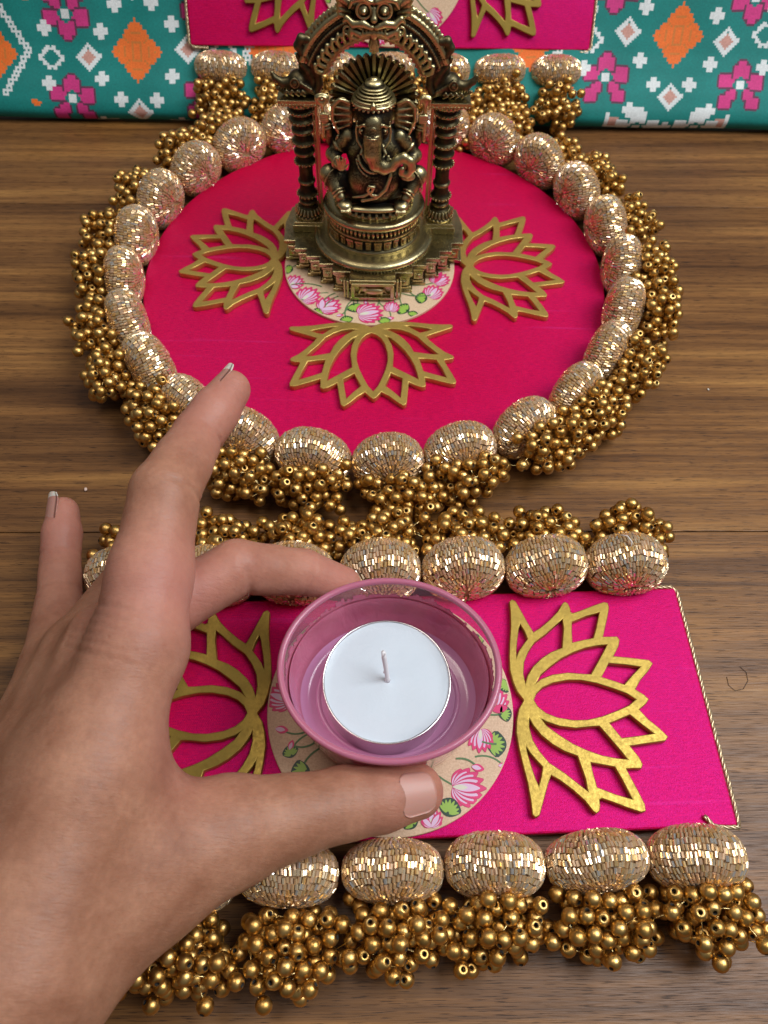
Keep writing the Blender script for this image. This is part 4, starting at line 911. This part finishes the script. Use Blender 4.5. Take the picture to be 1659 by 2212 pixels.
# arch
S = SDF((-3.7, .45, 7.0), (3.7, 1.75, 10.75), .038)
CX, CZ = 0, 7.05
A_ = np.linspace(R(24), R(156), 60)
def apt(r_, a, y): return (CX + r_ * math.cos(a), y, CZ + r_ * math.sin(a) * 1.0)
S.chain([apt(2.78, a, 1.15) for a in A_[::2]], [.44] * len(A_[::2]), .1)
for r_, q_ in ((2.22, .11), (2.42, .05), (2.78, .07), (3.02, .055), (3.22, .10)): S.chain([apt(r_, a, .78) for a in A_], [q_] * len(A_), .02)
for r_, n_, q_ in ((2.90, 74, .055), (3.12, 80, .045)):
    for a in np.linspace(R(24), R(156), n_): S.ell(apt(r_, a, .72), (q_,) * 3, .01)
for i, a in enumerate(np.linspace(R(27), R(153), 40)):
    s = 1 if a < math.pi / 2 else -1; S.chain([apt(3.20, a, .84), apt(3.40, a + s * .02, .86), apt(3.50, a + s * .06, .86)], [.11, .10, .05], .015)
for i, a in enumerate(np.linspace(R(26), R(76), 9)):
    for s in (1, -1):
        b = a if s > 0 else math.pi - a; d = s * .055
        S.chain([apt(2.34, b - d, .70), apt(2.56, b - d * .8, .64), apt(2.68, b + d * .3, .64), apt(2.60, b + d * 1.0, .66), apt(2.48, b + d * .5, .66)], [.09, .09, .08, .065, .05], .02)
        S.ell(apt(2.16, b, .80), (.13, .10, .10), .03); S.ell(apt(2.05, b + d * .5, .86), (.07, .07, .07), .02)
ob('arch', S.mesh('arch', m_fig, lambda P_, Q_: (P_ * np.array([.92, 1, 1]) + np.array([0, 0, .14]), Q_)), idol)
# guardian face at the crown of the arch
S = SDF((-1.6, -.1, 8.4), (1.6, 1.7, 11.1), .034)
S.ell((0, .9, 10.0), (.85, .45, .72), .1); S.ell((0, .65, 10.1), (.6, .35, .45), .1)
for s in (-1, 1):
    S.ell((s * .36, .36, 10.28), (.22, .18, .20), .03); S.ring((s * .36, .26, 10.28), .25, .05, (0, 1, 0), .02); S.ell((s * .36, .16, 10.26), (.085, .06, .085), .01)
    S.chain([(s * .10, .28, 10.55), (s * .40, .26, 10.68), (s * .74, .34, 10.56), (s * .86, .4, 10.3)], [.08, .10, .09, .05], .03)
    S.chain([(s * .10, .24, 9.75), (s * .4, .28, 9.86), (s * .72, .34, 9.80), (s * .95, .38, 9.98), (s * 1.08, .42, 9.84)], [.10, .14, .13, .10, .05], .03)
    S.chain([(s * .12, .28, 9.55), (s * .45, .34, 9.45), (s * .78, .38, 9.58), (s * .84, .38, 9.36), (s * .62, .36, 9.30)], [.09, .12, .11, .08, .05], .03)
    S.ring((s * .95, .42, 9.55), .14, .045, (0, 1, 0), .02)
    for q in range(3): S.cone((s * (.14 + q * .13), .26, 9.64), (s * (.14 + q * .13), .2, 9.5), .045, .015, .01)
    S.chain([(s * .75, .6, 10.3), (s * 1.15, .6, 10.55), (s * 1.3, .6, 10.85), (s * 1.12, .58, 10.98), (s * 1.02, .56, 10.8)], [.16, .14, .11, .08, .05], .04)
    for q in range(4): S.chain([(s * .85, .66, 9.9 + q * .16), (s * 1.2, .6, 9.98 + q * .18), (s * 1.36, .6, 10.16 + q * .17)], [.09, .08, .03], .03)
    S.chain([(s * .15, .5, 10.7), (s * .2, .45, 10.95), (s * .42, .45, 11.02)], [.10, .09, .05], .03)
S.ell((0, .22, 10.02), (.13, .14, .13), .03); S.cone((0, .3, 10.35), (0, .2, 10.05), .07, .09, .03); S.cone((0, .38, 10.5), (0, .4, 11.0), .13, .06, .03)
S.ell((0, .3, 9.52), (.16, .12, .22), .03); S.cone((0, .36, 9.4), (0, .42, 9.1), .13, .21, .02); S.cone((0, .42, 9.1), (0, .44, 8.85), .2, .12, .02)
for q in range(5): S.cone((-.1 + q * .05, .26, 9.3), (-.16 + q * .08, .24, 8.92), .02, .03, .01)
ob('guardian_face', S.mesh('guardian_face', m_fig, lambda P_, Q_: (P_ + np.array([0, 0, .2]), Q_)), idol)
# ------------------------------------------------------------ candle bowl
m_bowl = mat('mauve_plastic', (.85, .28, .42), .08, 0, Subsurface_Weight=.6, Coat_Weight=.3); N = NT(m_bowl)
N.b.inputs['Subsurface Radius'].default_value = (.5, .25, .35); N.b.inputs['Coat Roughness'].default_value = .12; N.b.inputs['Transmission Weight'].default_value = .25; N.b.inputs['IOR'].default_value = 1.46
N.set('Base Color', N.ramp(N.noise(N.obj(), .9, 3), [(.35, (.80, .26, .39)), (.65, (.90, .33, .47))]))
N.set('Normal', N.bump(N.noise(N.obj((1, 1, .5)), 1.5, 3, .5, .8), .35, .12))
m_rim = mat('mauve_plastic_rim', (.50, .155, .24), .2, 0, Subsurface_Weight=.3)
m_bfloor = mat('mauve_plastic_floor_cool_lit', (.72, .36, .60), .15, 0, Coat_Weight=.3)  # lavender shift puts cool reflected light into the floor colour
m_clear = mat('clear_reflection_band', (.80, .45, .55), .08, 0, Alpha=.16)
bowl = empty('candle_bowl', 'mauve pink translucent bowl pinched between thumb and finger, holding a tealight', 'candle holder', (.26, 7.76, .79), (0, 0, 0))
SYB = .865
prof_o = [(0, 0), (2.48, 0), (2.60, .05), (2.68, .25), (2.76, .8), (2.84, 1.5), (2.90, 2.1), (2.95, 2.55)]
prof_i = [(2.87, 2.55), (2.82, 2.1), (2.77, 1.6), (2.72, 1.15), (2.67, .98), (2.58, .88), (2.38, .84), (0, .84)]
mb = MB(); mb.lathe(prof_o, 96, 0, None, 1, SYB); mb.lathe(prof_i[:5], 96, 0, None, 1, SYB); mb.lathe(prof_i[4:], 96, 1, None, 1, SYB)
mb.lathe([(2.05, .845), (2.1, .90), (2.17, .90), (2.22, .845)], 96, 1, None, 1, SYB)
mb.build('bowl_wall', [m_bowl, m_bfloor], bowl)
# upper wall: opaque plastic with a jagged clear band imitating reflections under the rim
n = 192; zs = [2.55, 2.62, 2.69, 2.76, 2.83, 2.90, 2.97, 3.04, 3.11, 3.18, 3.25, 3.32]; 
r_ = random.Random(4); edge = []
for j in range(n):
    a = j / n * 2 * math.pi; back_ = math.sin(a); 
    base_ = 3.4 - 3.0 * max(0, math.sin(a * 1 - .15)) ** .5 - 2.2 * (max(0, math.cos(a - R(20))) ** 3) - 1.6 * (max(0, math.cos(a - R(150))) ** 8)
    edge.append(base_ + 1.3 * ((j // 3) % 2) + r_.choice([0, 0, .7, -.7]) + 1.2 * math.sin(a * 7))
V = []; Fc = []; mi = []
def rr(z, inner): r0 = 2.95 + (z - 2.55) * .115; return r0 - (.035 if inner else 0)
for inner in (0, 1):
    for z in zs:
        for j in range(n): a = 2 * math.pi * j / n; V.append((rr(z, inner) * math.cos(a), SYB * rr(z, inner) * math.sin(a), z))
L_ = len(zs)
FO, FC = [], []
for i in range(L_ - 1):
    for j in range(n):
        o_ = [(i * n + j), (i * n + (j + 1) % n), ((i + 1) * n + (j + 1) % n), ((i + 1) * n + j)]; q_ = [x + L_ * n for x in o_][::-1]
        tgt = FC if i >= edge[j] + 1 else FO
        tgt += [tuple(o_), tuple(q_)]
up_me = mesh('upper_wall', V, FO + FC, [m_bowl, m_clear], [0] * len(FO) + [1] * len(FC), True); ob('upper_wall', up_me, bowl)
mb = MB(); mb.tube([(3.035 * math.cos(a), 3.035 * SYB * math.sin(a), 3.40 + 0 * a) for a in np.linspace(0, 2 * math.pi, 97)[:-1]], .10, 12, closed=True); mb.build('rim', m_rim, bowl)

# ------------------------------------------------------------ tealight
tl = empty('tealight', 'white unlit tealight candle in its aluminium cup inside the mauve bowl', 'candle', (.20, 7.80, 1.635))
mb = MB(); mb.lathe([(0, 0), (1.86, 0), (1.92, .05), (1.93, 1.28), (1.965, 1.31), (1.965, 1.335), (1.93, 1.35), (1.90, 1.33), (1.89, 1.2), (0, 1.2)], 96); mb.build('metal_cup', m_alu, tl)
Vw = []; nr = 14; na = 90
for i in range(nr + 1):
    r0 = 1.895 * i / nr
    for j in range(na):
        a = 2 * math.pi * j / na; z = 1.27 + .022 * math.sin(3 * a + r0 * 2) * (r0 / 1.9) + .03 * math.exp(-(r0 / .22) ** 2) + (.03 if i == nr else 0) * (1 + .6 * math.sin(5 * a)) 
        Vw.append((r0 * math.cos(a), r0 * math.sin(a), z))
ob('wax', mesh('wax', Vw, np.array([(i * na + j, i * na + (j + 1) % na, (i + 1) * na + (j + 1) % na, (i + 1) * na + j) for i in range(nr) for j in range(na)])[:, ::1], m_wax, None, True), tl)
mb = MB(); mb.tube([(.02, .0, 1.25), (.02, .02, 1.42), (-.03, .12, 1.85), (-.10, .30, 2.35), (-.13, .38, 2.6)], [.11, .07, .07, .075, .06], 10); mb.tube([(.06 * math.cos(t) + 0 - .12 * t / 12, .05 * math.sin(t) + .38 * t / 12, 1.35 + 1.25 * t / 12) for t in np.linspace(0, 12, 60)], .03, 5)
mb.build('wick', m_wick, tl); tl.scale = (.96, .96, .98)

# ------------------------------------------------------------ hand
def at(x, y, t):
    X = (x - 829.5) / 1662; Y = -(y - 1106) / 1662; X, Y = c_ * X - s_ * Y, s_ * X + c_ * Y
    return np.array([X * t, (cp + Y * sp) * t, CAM_H + (-sp + Y * cp) * t])
J = dict(fore=at(-260, 2390, 15.8), wrist=at(-12, 2085, 17.3), imcp=(-6.05, 7.2, 6.55), ipip=(-5.84, 11.2, 7.43), idip=(-5.39, 13.54, 6.95), itip=(-4.66, 15.22, 7.0),
         mmcp=(-7.28, 7.81, 5.3), mpip=at(512, 1226, 21.7), mdip=at(655, 1236, 22.9), mtip=at(742, 1262, 23.6),
         rmcp=(-8.46, 7.95, 4.1), rpip=at(318, 1205, 23.6), rdip=at(338, 1280, 24.8), rtip=at(330, 1350, 24.9),
         pmcp=(-9.5, 7.9, 3.0), ppip=at(129, 1285, 24.7), pdip=at(131, 1200, 25.6), ptip=at(137, 1106, 26.2),
         tcmc=at(230, 1900, 18.7), tmcp=at(500, 1795, 19.8), tip_=at(745, 1735, 20.7), ttip=at(898, 1709, 21.1))
J = {k_: np.array(v_, float) for k_, v_ in J.items()}
S = SDF((-17.5, -7.5, -.5), (2.4, 16.6, 9.3), .085)
# forearm, wrist and palm block
S.chain([J['fore'], J['wrist']], [3.0, 2.55], .3)
def lerp(a, b, t): return J[a] * (1 - t) + J[b] * t
for f_, r0, r1, rw in (('imcp', 1.15, 1.15, 1.9), ('mmcp', 1.15, 1.1, 1.9), ('rmcp', 1.1, 1.05, 1.9), ('pmcp', 1.05, .95, 1.7)):
    off = {'imcp': np.array([.9, .1, .9]), 'mmcp': np.array([.2, 0, .3]), 'rmcp': np.array([-.6, 0, -.3]), 'pmcp': np.array([-1.3, 0, -1.0])}[f_]
    S.chain([J['wrist'] + off, (J['wrist'] + off) * .45 + J[f_] * .55, J[f_]], [rw, 1.35, r1], .8)
# thenar and web
S.chain([J['wrist'] + np.array([1.0, .3, -.2]), J['tcmc'], J['tmcp']], [1.85, 1.98, 1.36], .8)
S.cone(lerp('tcmc', 'tmcp', .45), lerp('wrist', 'imcp', .72), 1.15, 1.0, 1.0)
S.cone(lerp('tcmc', 'tmcp', .2), lerp('wrist', 'imcp', .5), 1.5, 1.4, .8)
S.cone(lerp('wrist', 'tcmc', .2) + np.array([-.3, .2, .4]), lerp('tcmc', 'tmcp', .5) + np.array([0, 0, .25]), .9, .8, .9)
# thumb
S.chain([J['tmcp'], lerp('tmcp', 'tip_', .45), J['tip_']], [1.34, 1.03, .97], .4)
S.chain([J['tip_'], lerp('tip_', 'ttip', .5), J['ttip']], [.97, .92, .76], .15)
# index
S.chain([J['imcp'], lerp('imcp', 'ipip', .45), J['ipip']], [1.2, 1.0, .93], .5); S.chain([J['ipip'], lerp('ipip', 'idip', .5), J['idip']], [.93, .82, .74], .12); S.chain([J['idip'], lerp('idip', 'itip', .5), J['itip']], [.74, .71, .585], .1)
# middle
S.chain([J['mmcp'], lerp('mmcp', 'mpip', .5), J['mpip']], [1.0, .84, .80], .15); S.chain([J['mpip'], lerp('mpip', 'mdip', .5), J['mdip']], [.80, .73, .69], .1); S.chain([J['mdip'], J['mtip']], [.69, .55], .1)
# ring
S.chain([J['rmcp'], J['rpip']], [.95, .76], .2); S.chain([J['rpip'], J['rdip'], J['rtip']], [.76, .66, .54], .1)
# little
S.chain([J['pmcp'], J['ppip']], [.95, .70], .3); S.chain([J['ppip'], lerp('ppip', 'pdip', .5), J['pdip']], [.70, .66, .645], .1); S.chain([J['pdip'], lerp('pdip', 'ptip', .5), J['ptip']], [.645, .65, .52], .1)
# flexion creases (grooves) on the palm side of the joints
def unit(v): return v / np.linalg.norm(v)
eye = np.array([0, 0, CAM_H])
def crease(j0, j1, j2, r, depth=.05, wd=.07, t=0.0, side=None):
    ax_ = unit(J[j2] - J[j0]); c = J[j1] + ax_ * t; m = r + .5
    sl, X, Y, Z = S.region(c - m, c + m); X, Y, Z = X - c[0], Y - c[1], Z - c[2]
    pl_ = X * ax_[0] + Y * ax_[1] + Z * ax_[2]; g_ = depth * np.exp(-(pl_ / wd) ** 2)
    if side is not None: sd = unit(side); q = (X * sd[0] + Y * sd[1] + Z * sd[2]) / r; g_ = g_ * np.clip(q * 1.2 + .25, 0, 1)
    S.F[sl] += g_
rt = np.array([1., -.2, -.3])
crease('ipip', 'idip', 'itip', .8, .11, .07, -.05, rt); crease('ipip', 'idip', 'itip', .8, .05, .05, .16, rt); crease('imcp', 'ipip', 'idip', 1.0, .10, .07, 0, rt); crease('imcp', 'ipip', 'idip', 1.0, .03, .07, .28, rt)
dl = np.array([-.8, .2, .6])
for q, t_ in enumerate((-.45, -.2, .0, .22, .45, .7)): crease('wrist', 'imcp', 'ipip', 1.35, .07, .06, t_, dl)
fr_ = np.array([.1, -1, .1])
crease('mmcp', 'mpip', 'mdip', .85, .08, .09, .05, fr_); crease('mpip', 'mdip', 'mtip', .75, .06, .08, 0, fr_)
crease('ppip', 'pdip', 'ptip', .7, .05, .08, 0); crease('pmcp', 'ppip', 'pdip', .75, .06, .09, 0); crease('pmcp', 'ppip', 'pdip', .75, .03, .07, .22)
crease('tmcp', 'tip_', 'ttip', 1.1, .035, .1, 0, np.array([0, -.3, 1])); crease('tmcp', 'tip_', 'ttip', 1.1, .025, .08, .25, np.array([0, -.3, 1])); crease('tmcp', 'tip_', 'ttip', 1.1, .025, .08, -.25, np.array([0, -.3, 1]))
person = empty('person', 'left hand of a person pinching the bowl with thumb and middle finger, index raised', 'hand', (0, 0, 0))
hm = S.mesh('hand', m_skin); hand = ob('hand', hm, person)
co = np.empty(len(hm.vertices) * 3, np.float32); hm.vertices.foreach_get('co', co); co = co.reshape(-1, 3)
def near(keys, r): 
    o = np.zeros(len(co), np.float32)
    for k_ in keys: p = J[k_] if isinstance(k_, str) else np.array(k_); o = np.maximum(o, np.exp(-(np.linalg.norm(co - p, axis=1) / r) ** 2))
    return o
fl = np.clip(near(['itip', 'ptip', 'mtip', 'ttip', 'rtip'], 1.7) * .55 + near(['idip', 'pdip', 'mdip', 'mpip', 'ppip', lerp('imcp', 'ipip', .3), lerp('mmcp', 'mpip', .7)], 1.8) * .4 + near([lerp('tcmc', 'imcp', .65) + np.array([1, 0, -.5]), lerp('imcp', 'ipip', .35)+ np.array([.6, 0, 0])], 1.7) * .6, 0, 1)
kn = np.clip(near([J['imcp'] + np.array([-1.0, .5, .9])], 1.0) * .8 + near([J['tip_'] + np.array([0, -.2, .8])], .7) * .25 + near([J['wrist'] + np.array([-2, 2, 1])], 3) * .35, 0, 1)
for nm, v_ in (('flush', fl), ('knuckle', kn)):
    a_ = hm.attributes.new(nm, 'FLOAT', 'POINT'); a_.data.foreach_set('value', v_.astype(np.float32))
sm_ = hand.modifiers.new('smooth', 'SMOOTH'); sm_.factor = .5; sm_.iterations = 3
# nails
def nail(a, b, d, r, half, L0, L1, parent, free=.18, flat=.9, lab=None):
    """plate lying on the finger from point a to tip b, facing direction d"""
    ax_ = unit(b - a); d = unit(d - ax_ * (d @ ax_)); s = np.cross(ax_, d); nu, nv = 14, 16; V = []; Fc = []; mi = []
    L = np.linalg.norm(b - a)
    for lay in (0, 1):
        for i in range(nv + 1):
            t = i / nv; x = L0 + (L1 - L0) * t
            wf = min(1, (1 - (1 - t * 3.2) ** 2) ** .5 * .72 + .28 if t < .31 else 1) * (1 - .25 * max(0, (t - .75) / .25) ** 2)
            for j in range(nu + 1):
                u = (j / nu * 2 - 1) * half * wf; rr_ = r(t) if callable(r) else r
                V.append(a + ax_ * (x + .10 * (1 - (j / nu * 2 - 1) ** 2) * (t - .5) * 1.6) + (d * math.cos(u) * flat + s * math.sin(u)) * (rr_ - .035 * lay) - d * .06 * (t ** 2) + d * (.03 if lay == 0 else 0))
    W_ = nu + 1; O_ = W_ * (nv + 1)
    for i in range(nv):
        for j in range(nu):
            q = (i * W_ + j, i * W_ + j + 1, (i + 1) * W_ + j + 1, (i + 1) * W_ + j); m_ = 1 if free and i / nv > 1 - free else 0
            Fc.append(q); mi.append(m_); Fc.append(tuple(x + O_ for x in q[::-1])); mi.append(m_)
    for i in range(nv):
        for j in (0, nu): q = (i * W_ + j, (i + 1) * W_ + j, (i + 1) * W_ + j + O_, i * W_ + j + O_); Fc.append(q); mi.append(1 if free and i / nv > 1 - free else 0)
    for j in range(nu):
        for i in (0, nv): q = (i * W_ + j, i * W_ + j + 1, i * W_ + j + 1 + O_, i * W_ + j + O_); Fc.append(q); mi.append(1 if i and free else 0)
    return ob('fingernail', mesh('fingernail', V, Fc, [m_nail, m_nailtip], mi, True), parent)
view = lambda p: unit(eye - p)
nail(J['tip_'], J['ttip'], view(J['ttip']) + np.array([.5, -.02, 0]), lambda t: .935 - .13 * t, .68, 1.36, 2.32, hand, 0)
nail(J['idip'], J['itip'], np.array([-.75, .1, .35]), lambda t: .645 - .04 * t, .95, .95, 2.38, hand, .25)
nail(J['pdip'], J['ptip'], np.array([-1, .1, .55]), lambda t: .62 - .03 * t, 1.0, .70, 2.12, hand, .18)

# ------------------------------------------------------------ small litter
def grain(label, cat, x, y, r_, col, name):
    m = mat(name + '_surface', col, .6); mb = MB(); mb.ball((0, 0, r_[2]), r_, 10); o = mb.build(name, m); o.location = (x, y, 0.002); o.rotation_euler = (0, 0, random.random() * 3)
    v_ = o.data.vertices; 
    for q in v_: q.co += Vector((random.uniform(-.12, .12) * r_[0], random.uniform(-.12, .12) * r_[1], 0))
    o['label'] = label; o['category'] = cat; return o
grain('tiny pale crumb on the table between the raised finger and the little finger', 'crumb', -11.4, 16.1, (.085, .06, .04), (.75, .55, .45), 'crumb')
grain('tiny white speck on the brown table at the far right edge beside the round mat', 'speck', 13.55, 21.9, (.05, .04, .03), (.8, .78, .7), 'crumb')
mb = MB(); p0 = at(1590, 1480, 20); 
def tab(x, y): d = at(x, y, 1) - eye; return eye + d * ((.02 - CAM_H) / d[2])
mb.tube([tab(*q) for q in [(1598, 1440), (1612, 1452), (1616, 1470), (1606, 1488), (1588, 1492), (1574, 1480), (1570, 1462)]], .008, 4)
o = mb.build('hair_strand', mat('dark_hair', (.02, .012, .01), .4)); o['label'] = 'short dark curled hair lying on the table right of the nearest mat'; o['category'] = 'hair'

# loose thread ends on the nearest mat's far right ball
m_thr = mat('white_thread', (.75, .70, .66), .6)
mb = MB(); q = Vector((8.1, front_H / 2 + .55, 2.5))
mb.tube([q + Vector(v_) for v_ in ((0, 0, .05), (.0, .12, .28), (-.12, .30, .34), (-.3, .42, .22))], .025, 5)
mb.build('thread_end', m_thr, front)
